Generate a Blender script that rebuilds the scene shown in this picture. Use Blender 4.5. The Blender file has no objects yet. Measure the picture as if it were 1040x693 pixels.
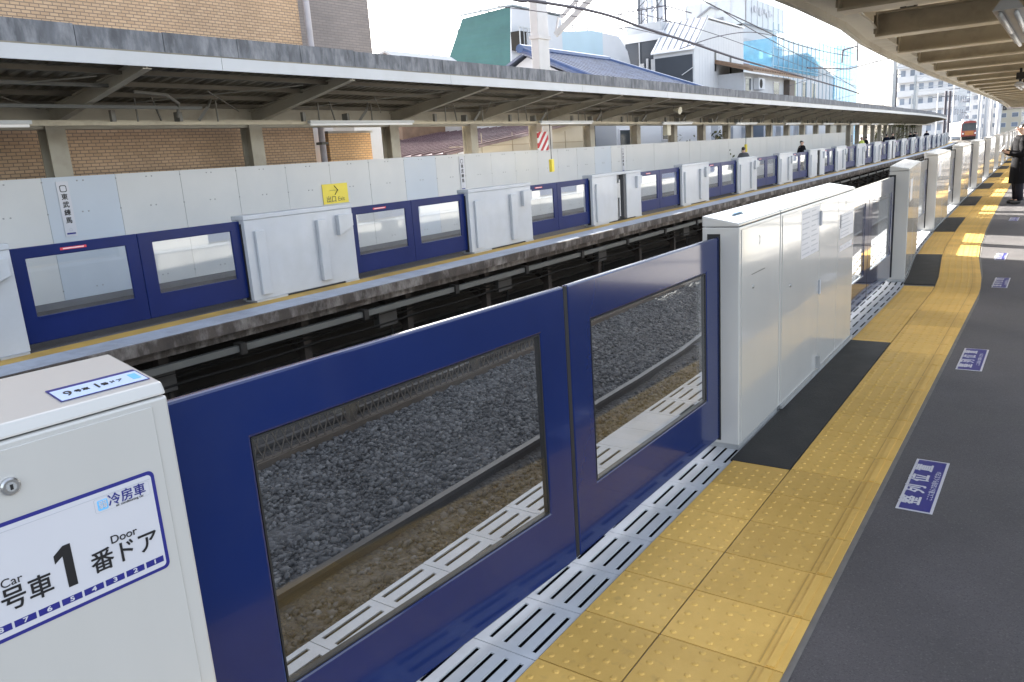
import bpy, bmesh, math, random
import numpy as np
from mathutils import Vector, Matrix
random.seed(7); rng = np.random.default_rng(7)
SC = bpy.context.scene
COL = SC.collection
R = math.radians

# ------------------------------------------------------------------ camera model (measured from the photograph)
F, YAW, PITCH, ROLL, EYE = 786.2, R(35.63), R(13.32), R(-3.885), 1.7
def cam_axes():
    cy, sy, cp, sp = math.cos(YAW), math.sin(YAW), math.cos(PITCH), math.sin(PITCH)
    fw = Vector((-sy*cp, cy*cp, -sp)); r = Vector((cy, sy, 0)); u = r.cross(fw)
    cr, sr = math.cos(ROLL), math.sin(ROLL)
    return cr*r+sr*u, -sr*r+cr*u, fw
RT, UP, FW = cam_axes()
def ray(px, py):
    return RT*((px-520)/F) + UP*(-(py-346.5)/F) + FW
def onx(px, py, X):
    d = ray(px, py); t = X/d.x; return Vector((X, d.y*t, EYE+d.z*t))
def ony(px, py, Y):
    d = ray(px, py); t = Y/d.y; return Vector((d.x*t, Y, EYE+d.z*t))

# ------------------------------------------------------------------ track curve: lateral drift of the line along y
_Y = [-60, 9.4, 10.2, 11.9, 13, 15.4, 22, 30, 40, 50, 60, 80, 100, 120, 150, 180, 240, 320]
_NS = [0, 0, -.05, -.21, -.28, -.37, -.52, -.64, -.8, -1.0, -1.3, -1.95, -2.9, -4.2, -7.6, -12, -23, -42]
_FS = [0, 0, 0, 0, 0, 0, 0, 0, 0, -.05, -.12, -.5, -1.3, -2.7, -6.3, -11, -22, -41]
def sh(y): return float(np.interp(y, _Y, _NS))
def sf(y): return float(np.interp(y, _Y, _FS))
def head(f, y): return -math.atan2(f(y-1.2)-f(y+1.2), -2.4) if False else math.atan2(-(f(y+1.2)-f(y-1.2)), 2.4)

# ------------------------------------------------------------------ materials
MATS = {}
def nt(name):
    m = bpy.data.materials.new(name); m.use_nodes = True
    return m, m.node_tree.nodes, m.node_tree.links, m.node_tree.nodes['Principled BSDF']
def mat(name, col, rough=.5, metal=0., noise=.12, nscale=3., bump=0., bscale=60., coat=0., dirt=None, dscale=1.2, damt=.35, stretch=None, spec=.5, emit=0.):
    if name in MATS: return MATS[name]
    m, N, L, P = nt(name)
    P.inputs['Roughness'].default_value = rough; P.inputs['Metallic'].default_value = metal
    P.inputs['Coat Weight'].default_value = coat; P.inputs['Coat Roughness'].default_value = .06; P.inputs['Coat IOR'].default_value = 1.5 if coat >= .5 else 1.5
    P.inputs['Specular IOR Level'].default_value = spec
    tc = N.new('ShaderNodeTexCoord'); mp = N.new('ShaderNodeMapping')
    L.new(tc.outputs['Object'], mp.inputs['Vector'])
    if stretch: mp.inputs['Scale'].default_value = stretch
    n = N.new('ShaderNodeTexNoise'); n.inputs['Scale'].default_value = nscale; n.inputs['Detail'].default_value = 6
    L.new(mp.outputs[0], n.inputs['Vector'])
    r = N.new('ShaderNodeMapRange'); r.inputs[1].default_value = .3; r.inputs[2].default_value = .7
    r.inputs[3].default_value = 1-noise; r.inputs[4].default_value = 1+noise
    L.new(n.outputs[0], r.inputs[0])
    mx = N.new('ShaderNodeMix'); mx.data_type = 'RGBA'; mx.blend_type = 'MULTIPLY'; mx.inputs[0].default_value = 1
    mx.inputs[6].default_value = (*col, 1)
    L.new(r.outputs[0], mx.inputs[7]); out = mx.outputs[2]
    if dirt:
        n2 = N.new('ShaderNodeTexNoise'); n2.inputs['Scale'].default_value = dscale; n2.inputs['Detail'].default_value = 8; n2.inputs['Roughness'].default_value = .65
        L.new(mp.outputs[0], n2.inputs['Vector'])
        r2 = N.new('ShaderNodeMapRange'); r2.inputs[1].default_value = .48; r2.inputs[2].default_value = .68; r2.inputs[4].default_value = damt
        L.new(n2.outputs[0], r2.inputs[0])
        m2 = N.new('ShaderNodeMix'); m2.data_type = 'RGBA'; m2.inputs[7].default_value = (*dirt, 1)
        L.new(r2.outputs[0], m2.inputs[0]); L.new(out, m2.inputs[6]); out = m2.outputs[2]
    L.new(out, P.inputs['Base Color'])
    # roughness breaks up a little
    rr = N.new('ShaderNodeMapRange'); rr.inputs[3].default_value = max(.02, rough*.8); rr.inputs[4].default_value = min(1, rough*1.2)
    L.new(n.outputs[0], rr.inputs[0]); L.new(rr.outputs[0], P.inputs['Roughness'])
    if bump:
        b = N.new('ShaderNodeBump'); b.inputs['Strength'].default_value = bump; b.inputs['Distance'].default_value = .01
        nb = N.new('ShaderNodeTexNoise'); nb.inputs['Scale'].default_value = bscale; nb.inputs['Detail'].default_value = 4
        L.new(tc.outputs['Object'], nb.inputs['Vector']); L.new(nb.outputs[0], b.inputs['Height']); L.new(b.outputs[0], P.inputs['Normal'])
    if emit:
        P.inputs['Emission Color'].default_value = (1, .98, .93, 1); P.inputs['Emission Strength'].default_value = emit
    MATS[name] = m; return m

def brick_mat(name, c1, c2, mortar, bw, bh, ms=.012, rough=.6, axis='yz'):
    m, N, L, P = nt(name)
    tc = N.new('ShaderNodeTexCoord'); sp = N.new('ShaderNodeSeparateXYZ'); cb = N.new('ShaderNodeCombineXYZ')
    L.new(tc.outputs['Object'], sp.inputs[0])
    if axis == 'yz':
        ad = N.new('ShaderNodeMath'); ad.operation = 'ADD'
        L.new(sp.outputs[0], ad.inputs[0]); L.new(sp.outputs[1], ad.inputs[1]); L.new(ad.outputs[0], cb.inputs[0])
    L.new(sp.outputs[2], cb.inputs[1])
    b = N.new('ShaderNodeTexBrick'); b.inputs['Scale'].default_value = 1; b.inputs['Brick Width'].default_value = bw
    b.inputs['Row Height'].default_value = bh; b.inputs['Mortar Size'].default_value = ms; b.inputs['Mortar Smooth'].default_value = .2
    b.inputs['Color1'].default_value = (*c1, 1); b.inputs['Color2'].default_value = (*c2, 1); b.inputs['Mortar'].default_value = (*mortar, 1)
    L.new(cb.outputs[0], b.inputs['Vector'])
    n = N.new('ShaderNodeTexNoise'); n.inputs['Scale'].default_value = .5; n.inputs['Detail'].default_value = 5
    L.new(tc.outputs['Object'], n.inputs['Vector'])
    r = N.new('ShaderNodeMapRange'); r.inputs[1].default_value = .3; r.inputs[2].default_value = .7; r.inputs[3].default_value = .84; r.inputs[4].default_value = 1.12
    L.new(n.outputs[0], r.inputs[0])
    mx = N.new('ShaderNodeMix'); mx.data_type = 'RGBA'; mx.blend_type = 'MULTIPLY'; mx.inputs[0].default_value = 1
    L.new(b.outputs['Color'], mx.inputs[6]); L.new(r.outputs[0], mx.inputs[7]); L.new(mx.outputs[2], P.inputs['Base Color'])
    bp = N.new('ShaderNodeBump'); bp.inputs['Strength'].default_value = .6; bp.inputs['Distance'].default_value = .008; bp.invert = True
    L.new(b.outputs['Fac'], bp.inputs['Height']); L.new(bp.outputs[0], P.inputs['Normal'])
    P.inputs['Roughness'].default_value = rough
    MATS[name] = m; return m

def glass_mat(name, tint=(.965, .975, .975), refl=.04):
    m, N, L, P = nt(name)
    N.remove(P); o = N['Material Output']
    t = N.new('ShaderNodeBsdfTransparent'); t.inputs[0].default_value = (*tint, 1)
    g = N.new('ShaderNodeBsdfGlossy'); g.inputs['Roughness'].default_value = .02; g.inputs[0].default_value = (.95, .97, 1, 1)
    f = N.new('ShaderNodeFresnel'); ge = N.new('ShaderNodeNewGeometry'); ir = N.new('ShaderNodeMapRange'); ir.inputs[3].default_value = 1.5; ir.inputs[4].default_value = 1/1.5
    L.new(ge.outputs['Backfacing'], ir.inputs[0]); L.new(ir.outputs[0], f.inputs[0])
    mx = N.new('ShaderNodeMixShader'); L.new(f.outputs[0], mx.inputs[0]); L.new(t.outputs[0], mx.inputs[1]); L.new(g.outputs[0], mx.inputs[2])
    d = N.new('ShaderNodeBsdfDiffuse'); d.inputs[0].default_value = (.55, .57, .6, 1); tc = N.new('ShaderNodeTexCoord'); nz = N.new('ShaderNodeTexNoise'); nz.inputs['Scale'].default_value = 2.2; nz.inputs['Detail'].default_value = 7
    L.new(tc.outputs['Object'], nz.inputs['Vector']); r = N.new('ShaderNodeMapRange'); r.inputs[1].default_value = .35; r.inputs[2].default_value = .75; r.inputs[3].default_value = .0; r.inputs[4].default_value = .018; L.new(nz.outputs[0], r.inputs[0])
    m2 = N.new('ShaderNodeMixShader'); L.new(r.outputs[0], m2.inputs[0]); L.new(mx.outputs[0], m2.inputs[1]); L.new(d.outputs[0], m2.inputs[2])
    L.new(m2.outputs[0], o.inputs[0]); MATS[name] = m; return m

def corr_mat(name, col, axis, pitch, rough=.5, dirt=None, amt=.4, metal=0):
    m = mat(name, col, rough, metal, .12, .8, dirt=dirt, damt=amt)
    N, L = m.node_tree.nodes, m.node_tree.links; P = N['Principled BSDF']
    tc = N.new('ShaderNodeTexCoord'); w = N.new('ShaderNodeTexWave'); w.bands_direction = axis
    w.inputs['Scale'].default_value = 1/pitch/math.pi*3.14159/2/3.14159*3.14159 if False else .314/pitch
    w.inputs['Distortion'].default_value = 0
    L.new(tc.outputs['Object'], w.inputs['Vector'])
    b = N.new('ShaderNodeBump'); b.inputs['Strength'].default_value = .7; b.inputs['Distance'].default_value = .02
    L.new(w.outputs[0], b.inputs['Height']); L.new(b.outputs[0], P.inputs['Normal'])
    return m

M_white = mat('white_enamel', (.505, .495, .475), .2, 0, .03, 1.2, dirt=(.40, .39, .37), dscale=1.6, damt=.16, stretch=(1, 1, .3), coat=.7, bump=.015, bscale=9)
M_whitef = mat('white_enamel_weathered', (.42, .435, .46), .35, 0, .06, 1.5, dirt=(.30, .29, .27), dscale=.9, damt=.25, coat=.15)
M_blue = mat('navy_gloss_paint', (.0065, .018, .095), .15, 0, .1, 1.5, dirt=(.03, .04, .11), dscale=1.1, damt=.25, coat=.35, spec=.35, bump=.012, bscale=7)
M_bluef = mat('navy_paint', (.003, .012, .085), .32, 0, .1, 1.5, spec=.22)
M_bluel = mat('sign_blue', (.018, .02, .19), .4, 0, .03)
M_cyan = mat('sign_cyan', (.16, .5, .85), .4, 0, .03)
M_red = mat('sign_red', (.6, .03, .05), .4, 0, .05)
M_ink = mat('sign_black', (.012, .012, .014), .4, 0, .03)
M_paper = mat('sign_white', (.56, .56, .60), .3, 0, .02)
M_greyprint = mat('faint_print', (.42, .43, .47), .5, 0, .05)
M_sun_y = mat('sign_yellow', (.78, .62, .05), .4, 0, .04)
M_rubber = mat('black_rubber', (.012, .012, .013), .6, 0, .1)
M_mat = mat('dark_mat', (.012, .012, .0125), .65, 0, .2, 6, bump=.5, bscale=160, dirt=(.035, .034, .032), dscale=2.5, damt=.3)
M_steel = mat('steel', (.5, .5, .5), .28, .9, .06)
M_galv = mat('galvanised', (.4, .41, .42), .45, .5, .1, 6)
M_asph = mat('asphalt', (.084, .076, .079), .85, 0, .22, 2.2, bump=.6, bscale=260, dirt=(.092, .086, .082), dscale=.9, damt=.6)
def speckle(m, scale, col, lo, hi):
    N, L = m.node_tree.nodes, m.node_tree.links; P = N['Principled BSDF']; src = P.inputs['Base Color'].links[0].from_socket
    tc = N.new('ShaderNodeTexCoord'); v = N.new('ShaderNodeTexVoronoi'); v.inputs['Scale'].default_value = scale; L.new(tc.outputs['Object'], v.inputs['Vector'])
    sc = N.new('ShaderNodeSeparateColor'); L.new(v.outputs['Color'], sc.inputs[0])
    r = N.new('ShaderNodeMapRange'); r.inputs[1].default_value = lo; r.inputs[2].default_value = hi; L.new(sc.outputs[0], r.inputs[0])
    x = N.new('ShaderNodeMix'); x.data_type = 'RGBA'; x.inputs[7].default_value = (*col, 1); L.new(r.outputs[0], x.inputs[0]); L.new(src, x.inputs[6]); L.new(x.outputs[2], P.inputs['Base Color'])
speckle(M_asph, 190, (.15, .14, .14), .86, 1.15); speckle(M_asph, 240, (.04, .036, .038), .7, 1.2)
def spots(m, scale, col, rad, amt):
    N, L = m.node_tree.nodes, m.node_tree.links; P = N['Principled BSDF']; src = P.inputs['Base Color'].links[0].from_socket
    tc = N.new('ShaderNodeTexCoord'); v = N.new('ShaderNodeTexVoronoi'); v.inputs['Scale'].default_value = scale; L.new(tc.outputs['Object'], v.inputs['Vector'])
    r = N.new('ShaderNodeMapRange'); r.inputs[1].default_value = rad; r.inputs[2].default_value = rad*.6; r.inputs[4].default_value = amt; L.new(v.outputs['Distance'], r.inputs[0])
    x = N.new('ShaderNodeMix'); x.data_type = 'RGBA'; x.inputs[7].default_value = (*col, 1); L.new(r.outputs[0], x.inputs[0]); L.new(src, x.inputs[6]); L.new(x.outputs[2], P.inputs['Base Color'])
spots(M_asph, 2.3, (.17, .16, .16), .035, .5); spots(M_asph, 1.1, (.035, .032, .034), .05, .6)
M_conc = mat('concrete', (.36, .35, .33), .8, 0, .12, 2., bump=.25, bscale=80, dirt=(.16, .14, .12), dscale=1.6, damt=.5)
M_grate = mat('grating_white', (.52, .535, .56), .75, 0, .1, 8, bump=.08, bscale=140, dirt=(.26, .26, .255), dscale=4, damt=.4, spec=.25)
M_slot = mat('slot_dark', (.005, .005, .006), .9, spec=.1)
M_yel = None
M_rust = mat('rusty_edge', (.055, .043, .036), .85, 0, .4, 3., bump=.6, bscale=30, dirt=(.30, .27, .245), dscale=1.7, damt=.75, stretch=(1, 1.6, .8))
M_rail = mat('rail_steel', (.035, .028, .024), .55, .3, .2, 6)
M_railtop = mat('rail_head', (.06, .055, .052), .45, .4, .1, 4)
M_stone = None
M_dark = mat('brown_black', (.018, .015, .012), .9, 0, .3, 1.2)
M_pipe = mat('grey_pipe', (.10, .10, .092), .6, 0, .15, 2, dirt=(.09, .08, .07), damt=.5)
M_panel = mat('wall_panel', (.585, .58, .57), .5, 0, .04, .8, dirt=(.51, .52, .53), dscale=.35, damt=.6)
M_panelb = mat('wall_panel_bluish', (.50, .54, .595), .5, 0, .04, .8, dirt=(.53, .54, .55), dscale=.35, damt=.5)
M_canw = mat('fascia_white', (.47, .47, .475), .45, 0, .03, 2, dirt=(.36, .34, .31), dscale=.8, damt=.3)
M_par = mat('parapet_slate', (.12, .122, .132), .85, 0, .35, 9, bump=.4, bscale=30, dirt=(.27, .27, .28), dscale=5, damt=.85, stretch=(1, 1, .35))
M_olive = mat('olive_paint', (.45, .385, .275), .55, 0, .1, 1.4, dirt=(.12, .09, .06), dscale=1.8, damt=.4)
M_olive2 = mat('beige_paint', (.37, .335, .265), .6, 0, .08, 1.4, dirt=(.16, .12, .08), dscale=1.5, damt=.35)
M_deck = mat('deck_underside', (.20, .175, .125), .6, 0, .2, 1.2, dirt=(.045, .036, .028), dscale=1., damt=.75)
M_tube = mat('lamp_tube', (.6, .6, .6), .4, 0, .01, emit=.04)
M_lampw = mat('lamp_white', (.5, .5, .49), .4, 0, .03)
M_wire = mat('wire_dark', (.05, .045, .06), .6, .3)
M_glass = glass_mat('clear_glass')
M_win = mat('window_dark', (.04, .05, .06), .08, 0, .2, .6, coat=.5)

# ------------------------------------------------------------------ mesh builder
class MB:
    def __init__(s): s.v = []; s.f = []; s.mi = []; s.k = 0
    def m(s, k): s.k = k; return s
    def quad(s, a, b, c, d): s.poly([a, b, c, d]); return s
    def poly(s, pts):
        i = len(s.v); s.v += [tuple(p) for p in pts]; s.f.append(tuple(range(i, i+len(pts)))); s.mi.append(s.k); return s
    def hexa(s, p):   # 8 points: bottom 4 ccw, top 4 ccw
        i = len(s.v); s.v += [tuple(q) for q in p]
        for f in ((3, 2, 1, 0), (4, 5, 6, 7), (0, 1, 5, 4), (1, 2, 6, 5), (2, 3, 7, 6), (3, 0, 4, 7)):
            s.f.append(tuple(i+q for q in f)); s.mi.append(s.k)
        return s
    def box(s, x0, x1, y0, y1, z0, z1, M=None):
        p = [(x0, y0, z0), (x1, y0, z0), (x1, y1, z0), (x0, y1, z0), (x0, y0, z1), (x1, y0, z1), (x1, y1, z1), (x0, y1, z1)]
        if M: p = [M @ Vector(q) for q in p]
        return s.hexa(p)
    def bar(s, a, b, w, h=None, up=(0, 0, 1)):
        a, b = Vector(a), Vector(b); d = (b-a).normalized(); h = h or w
        u = Vector(up)
        if abs(d.dot(u)) > .98: u = Vector((0, 1, 0))
        x = d.cross(u).normalized()*w/2; z = x.cross(d).normalized()*h/2
        return s.hexa([a-x-z, b-x-z, b+x-z, a+x-z, a-x+z, b-x+z, b+x+z, a+x+z][:8] if True else None)
    def prism(s, prof, x0, x1, axis='x'):   # prof: list of 2-D points, extruded along axis
        n = len(prof); i = len(s.v)
        def P(t, q): return (t, q[0], q[1]) if axis == 'x' else ((q[0], t, q[1]) if axis == 'y' else (q[0], q[1], t))
        s.v += [P(x0, q) for q in prof]+[P(x1, q) for q in prof]
        s.f.append(tuple(range(i+n-1, i-1, -1))); s.f.append(tuple(range(i+n, i+2*n))); s.mi += [s.k, s.k]
        for k in range(n):
            s.f.append((i+k, i+(k+1) % n, i+n+(k+1) % n, i+n+k)); s.mi.append(s.k)
        return s
    def tube(s, pts, r, n=8, cap=True):
        pts = [Vector(p) for p in pts]; i0 = len(s.v)
        for k, p in enumerate(pts):
            d = (pts[min(k+1, len(pts)-1)]-pts[max(k-1, 0)]).normalized()
            u = Vector((0, 0, 1)) if abs(d.z) < .95 else Vector((1, 0, 0))
            a = d.cross(u).normalized(); b = a.cross(d)
            rr = r[k] if isinstance(r, (list, tuple)) else r
            for j in range(n):
                t = 2*math.pi*j/n; s.v.append(tuple(p+a*math.cos(t)*rr+b*math.sin(t)*rr))
        for k in range(len(pts)-1):
            for j in range(n):
                s.f.append((i0+k*n+j, i0+k*n+(j+1) % n, i0+(k+1)*n+(j+1) % n, i0+(k+1)*n+j)); s.mi.append(s.k)
        if cap:
            s.f.append(tuple(i0+j for j in range(n))[::-1]); s.f.append(tuple(i0+(len(pts)-1)*n+j for j in range(n))); s.mi += [s.k, s.k]
        return s
    def build(s, name, mats, parent=None, smooth=False, bevel=0, seg=2):
        me = bpy.data.meshes.new(name); me.from_pydata(s.v, [], s.f)
        if not isinstance(mats, (list, tuple)): mats = [mats]
        for q in mats: me.materials.append(q)
        if len(mats) > 1: me.polygons.foreach_set('material_index', s.mi)
        bm = bmesh.new(); bm.from_mesh(me)
        if bevel:
            bmesh.ops.remove_doubles(bm, verts=bm.verts, dist=1e-5)
            bmesh.ops.recalc_face_normals(bm, faces=bm.faces)
            es = [e for e in bm.edges if len(e.link_faces) == 2 and e.calc_face_angle(0) > .5]
            bmesh.ops.bevel(bm, geom=es, offset=bevel, segments=seg, profile=.5, affect='EDGES')
        else:
            bmesh.ops.recalc_face_normals(bm, faces=bm.faces)
        bm.to_mesh(me); bm.free()
        if smooth: me.polygons.foreach_set('use_smooth', [True]*len(me.polygons))
        me.update()
        o = bpy.data.objects.new(name, me); COL.objects.link(o)
        if parent: o.parent = parent
        return o
def tag(o, label=None, cat=None, group=None, kind=None):
    if label and not kind: kind = 'thing'
    if label: o['label'] = label
    if cat: o['category'] = cat
    if group: o['group'] = group
    if kind: o['kind'] = kind
    return o
def empty(name, loc=(0, 0, 0), rz=0, label=None, cat=None, group=None):
    o = bpy.data.objects.new(name, None); COL.objects.link(o); o.location = loc; o.rotation_euler = (0, 0, rz)
    return tag(o, label, cat, group)
def copy_tree(o, parent=None):
    c = o.copy(); COL.objects.link(c)
    if parent: c.parent = parent
    for ch in [q for q in KIDS(o)]: copy_tree(ch, c)
    return c
def KIDS(o): return list(o.children)
def text(name, body, size, m, parent, org, xa, ya, align='CENTER', off=0., sx=1.):
    cu = bpy.data.curves.new(name, 'FONT'); cu.body = body; cu.size = size; cu.align_x = align; cu.align_y = 'CENTER'; cu.extrude = .0004
    t = bpy.data.objects.new(name, cu); COL.objects.link(t)
    dg = bpy.context.evaluated_depsgraph_get(); me = bpy.data.meshes.new_from_object(t.evaluated_get(dg))
    bpy.data.objects.remove(t); bpy.data.curves.remove(cu)
    xa, ya = Vector(xa).normalized(), Vector(ya).normalized(); za = xa.cross(ya)
    Mx = Matrix(((xa.x*sx, ya.x, za.x, org[0]), (xa.y*sx, ya.y, za.y, org[1]), (xa.z*sx, ya.z, za.z, org[2]), (0, 0, 0, 1)))
    if off:
        bm = bmesh.new()
        for k, (dx, dy) in enumerate(((0, 0), (off, .4*off), (-off, -.4*off), (.4*off, -off), (-.4*off, off))):
            c = me.copy(); c.transform(Matrix.Translation((dx, dy, .00012*k))); bm.from_mesh(c); bpy.data.meshes.remove(c)
        bm.to_mesh(me); bm.free()
    me.transform(Mx); me.materials.clear(); me.materials.append(m); me.name = name
    o = bpy.data.objects.new(name, me); COL.objects.link(o)
    if parent: o.parent = parent
    return o
NTH = ['first', 'second', 'third', 'fourth', 'fifth', 'sixth', 'seventh', 'eighth', 'ninth', 'tenth', 'eleventh', 'twelfth', 'thirteenth', 'fourteenth', 'fifteenth', 'sixteenth', 'seventeenth', 'eighteenth', 'nineteenth', 'twentieth', 'twenty-first', 'twenty-second', 'twenty-third', 'twenty-fourth', 'twenty-fifth', 'twenty-sixth', 'twenty-seventh', 'twenty-eighth', 'twenty-ninth', 'thirtieth']

def ribbon(mb, f, x0, x1, z0, z1, y0, y1, step=1.5):
    """solid strip along the line between lateral offsets x0..x1"""
    ys = list(np.arange(y0, y1, step))+[y1]
    i0 = len(mb.v)
    for y in ys:
        d = f(y); mb.v += [(x0+d, y, z0), (x1+d, y, z0), (x1+d, y, z1), (x0+d, y, z1)]
    for k in range(len(ys)-1):
        a = i0+4*k; b = a+4
        for j in range(4):
            mb.f.append((a+j, a+(j+1) % 4, b+(j+1) % 4, b+j)); mb.mi.append(mb.k)
    e = i0+4*(len(ys)-1)
    mb.f += [(i0+3, i0+2, i0+1, i0), (e, e+1, e+2, e+3)]; mb.mi += [mb.k, mb.k]
    return mb

# ================================================================== SETTING
FZ = -.19      # far platform height
g = MB().quad((-900, -300, -1.62), (900, -300, -1.62), (900, 2500, -1.62), (-900, 2500, -1.62))
tag(g.build('ground', mat('ground_gravel', (.16, .15, .14), .9, 0, .2, .3)), kind='structure')

# near platform
p = MB(); ribbon(p, sh, -2.14, 7.0, -1.5, -.02, -12, 132)
tag(p.build('platform', M_asph), kind='structure')
p = MB(); ribbon(p, sh, -2.19, -2.142, -1.5, -.025, -12, 132)
tag(p.build('platform_edge_wall', M_conc), kind='structure')
p = MB(); ribbon(p, sh, -1.36, 1.0, -.016, -.004, -12, 132)
tag(p.build('platform_paving', M_asph), kind='structure')

p = MB(); ribbon(p, sh, 1.003, 7.0, -.016, -.004, -12, 8.997)
tag(p.build('platform_paving', M_asph), kind='structure')
p = MB(); ribbon(p, sh, 1.003, 7.0, -.016, -.004, 9, 132)
tag(p.build('platform_bounce_paving', mat('paving_pale_bounce', (.52, .50, .47), .8, 0, .1, 2, bump=.2, bscale=90, dirt=(.40, .38, .35), damt=.5)), kind='structure')  # unseen pale paving, added to reflect sunlit glare in the door
# edge grating with slots (real bars over a dark channel)
def grating(name, f, x0, x1, ztop, y0, y1, pitch, slots, mtl, plates=(), phase=0., lod=22):
    mb = MB()
    mb.m(1); ribbon(mb, f, x0+.005, x1-.005, ztop-.03, ztop-.018, y0, y1)
    mb.m(0)
    n0 = int(math.floor((y0-phase)/pitch)); n1 = int((y1-phase)/pitch)
    w = .0195; sp = (x1-x0)/slots
    for k in range(n0, n1):
        a = phase+k*pitch+.002; b = a+pitch-.004
        d0, d1 = f(a), f(b)
        def bx(u0, u1, v0, v1):
            s0 = d0+(d1-d0)*(v0-a)/(b-a); s1 = d0+(d1-d0)*(v1-a)/(b-a)
            mb.hexa([(u0+s0, v0, ztop-.007), (u1+s0, v0, ztop-.007), (u1+s1, v1, ztop-.007), (u0+s1, v1, ztop-.007),
                     (u0+s0, v0, ztop), (u1+s0, v0, ztop), (u1+s1, v1, ztop), (u0+s1, v1, ztop)])
        if any(q0 <= (a+b)/2 <= q1 for q0, q1 in plates) or a > lod or a < -2:
            bx(x0, x1, a, b); continue
        e = .034
        bx(x0, x1, a, a+e); bx(x0, x1, b-e, b)
        edges = [x0]
        for j in range(slots):
            c = x0+sp*(j+.5); edges += [c-w/2, c+w/2]
        edges.append(x1)
        for j in range(0, len(edges), 2): bx(edges[j], edges[j+1], a+e, b-e)
    return mb.build(name, [mtl, M_slot])
tag(grating('platform_edge_grating', sh, -1.745, -1.368, 0, -3, 60, .318, 6, M_grate, phase=.01, lod=40), kind='structure')
tag(grating('platform_edge_grating', sh, -2.165, -1.75, 0, -3, 130, .318, 6, M_grate, plates=((3.9, 4.55),), phase=.01), kind='structure')

# tactile paving, tile by tile
m, N, L, P = nt('tactile_yellow')
P.inputs['Roughness'].default_value = .62
tc = N.new('ShaderNodeTexCoord')
at = N.new('ShaderNodeAttribute'); at.attribute_name = 'tile'
n1 = N.new('ShaderNodeTexNoise'); n1.inputs['Scale'].default_value = 3.5; n1.inputs['Detail'].default_value = 8; n1.inputs['Roughness'].default_value = .7
L.new(tc.outputs['Object'], n1.inputs['Vector'])
rp = N.new('ShaderNodeValToRGB'); rp.color_ramp.elements[0].position = .22; rp.color_ramp.elements[1].position = .85
rp.color_ramp.elements[0].color = (.57, .345, .075, 1); rp.color_ramp.elements[1].color = (.72, .455, .12, 1)
L.new(n1.outputs[0], rp.inputs[0])
mx = N.new('ShaderNodeMix'); mx.data_type = 'RGBA'; mx.blend_type = 'MULTIPLY'; mx.inputs[0].default_value = 1
L.new(rp.outputs[0], mx.inputs[6]); L.new(at.outputs['Fac'], mx.inputs[7])
n3 = N.new('ShaderNodeTexNoise'); n3.inputs['Scale'].default_value = 22; n3.inputs['Detail'].default_value = 5
L.new(tc.outputs['Object'], n3.inputs['Vector'])
r3 = N.new('ShaderNodeMapRange'); r3.inputs[1].default_value = .6; r3.inputs[2].default_value = .75; r3.inputs[4].default_value = .22
L.new(n3.outputs[0], r3.inputs[0])
m3 = N.new('ShaderNodeMix'); m3.data_type = 'RGBA'; m3.inputs[7].default_value = (.16, .12, .06, 1)
L.new(r3.outputs[0], m3.inputs[0]); L.new(mx.outputs[2], m3.inputs[6]); L.new(m3.outputs[2], P.inputs['Base Color'])
nb = N.new('ShaderNodeTexNoise'); nb.inputs['Scale'].default_value = 240
L.new(tc.outputs['Object'], nb.inputs['Vector'])
b_ = N.new('ShaderNodeBump'); b_.inputs['Strength'].default_value = .3; b_.inputs['Distance'].default_value = .003
L.new(nb.outputs[0], b_.inputs['Height']); L.new(b_.outputs[0], P.inputs['Normal'])
M_yel = m
DOORY = [(-1.2, .89), (4.06, 6.88), (9.82, 12.15), (15.0, 17.3), (20.2, 22.5), (25.3, 27.6), (30.6, 33.4), (36.4, 38.7), (41.6, 43.9), (46.9, 49.2), (52.2, 55.0), (58, 60.3), (63.2, 65.5), (68.5, 70.8), (73.8, 76.6), (79.6, 81.9), (84.9, 87.2)]
def mat_span(y):  # tiles of the inner row are replaced by the dark mat in front of the housings
    return any(a-.24 <= y <= b-.22 for a, b in DOORY)
tv = []; tf = []; ta = []
def addbox(x0, x1, y0, y1, z0, z1, val):
    i = len(tv); d0, d1 = sh(y0), sh(y1)
    tv.extend([(x0+d0, y0, z0), (x1+d0, y0, z0), (x1+d1, y1, z0), (x0+d1, y1, z0), (x0+d0, y0, z1), (x1+d0, y0, z1), (x1+d1, y1, z1), (x0+d1, y1, z1)])
    for f in ((4, 5, 6, 7), (0, 1, 5, 4), (1, 2, 6, 5), (2, 3, 7, 6), (3, 0, 4, 7)): tf.append(tuple(i+q for q in f)); ta.append(val)
def dome(cx, cy, z, val, r=.0125, h=.0038, n=8):
    cx += sh(cy); i = len(tv)
    for rr, zz in ((r, 0), (r*.82, h*.65), (r*.5, h)):
        for j in range(n):
            t = 2*math.pi*j/n; tv.append((cx+rr*math.cos(t), cy+rr*math.sin(t), z+zz))
    for q in range(2):
        for j in range(n): tf.append((i+q*n+j, i+q*n+(j+1) % n, i+(q+1)*n+(j+1) % n, i+(q+1)*n+j)); ta.append(val)
    tf.append(tuple(i+2*n+j for j in range(n))); ta.append(val)
PT = .3315; TZ = .006
k = -8
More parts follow.
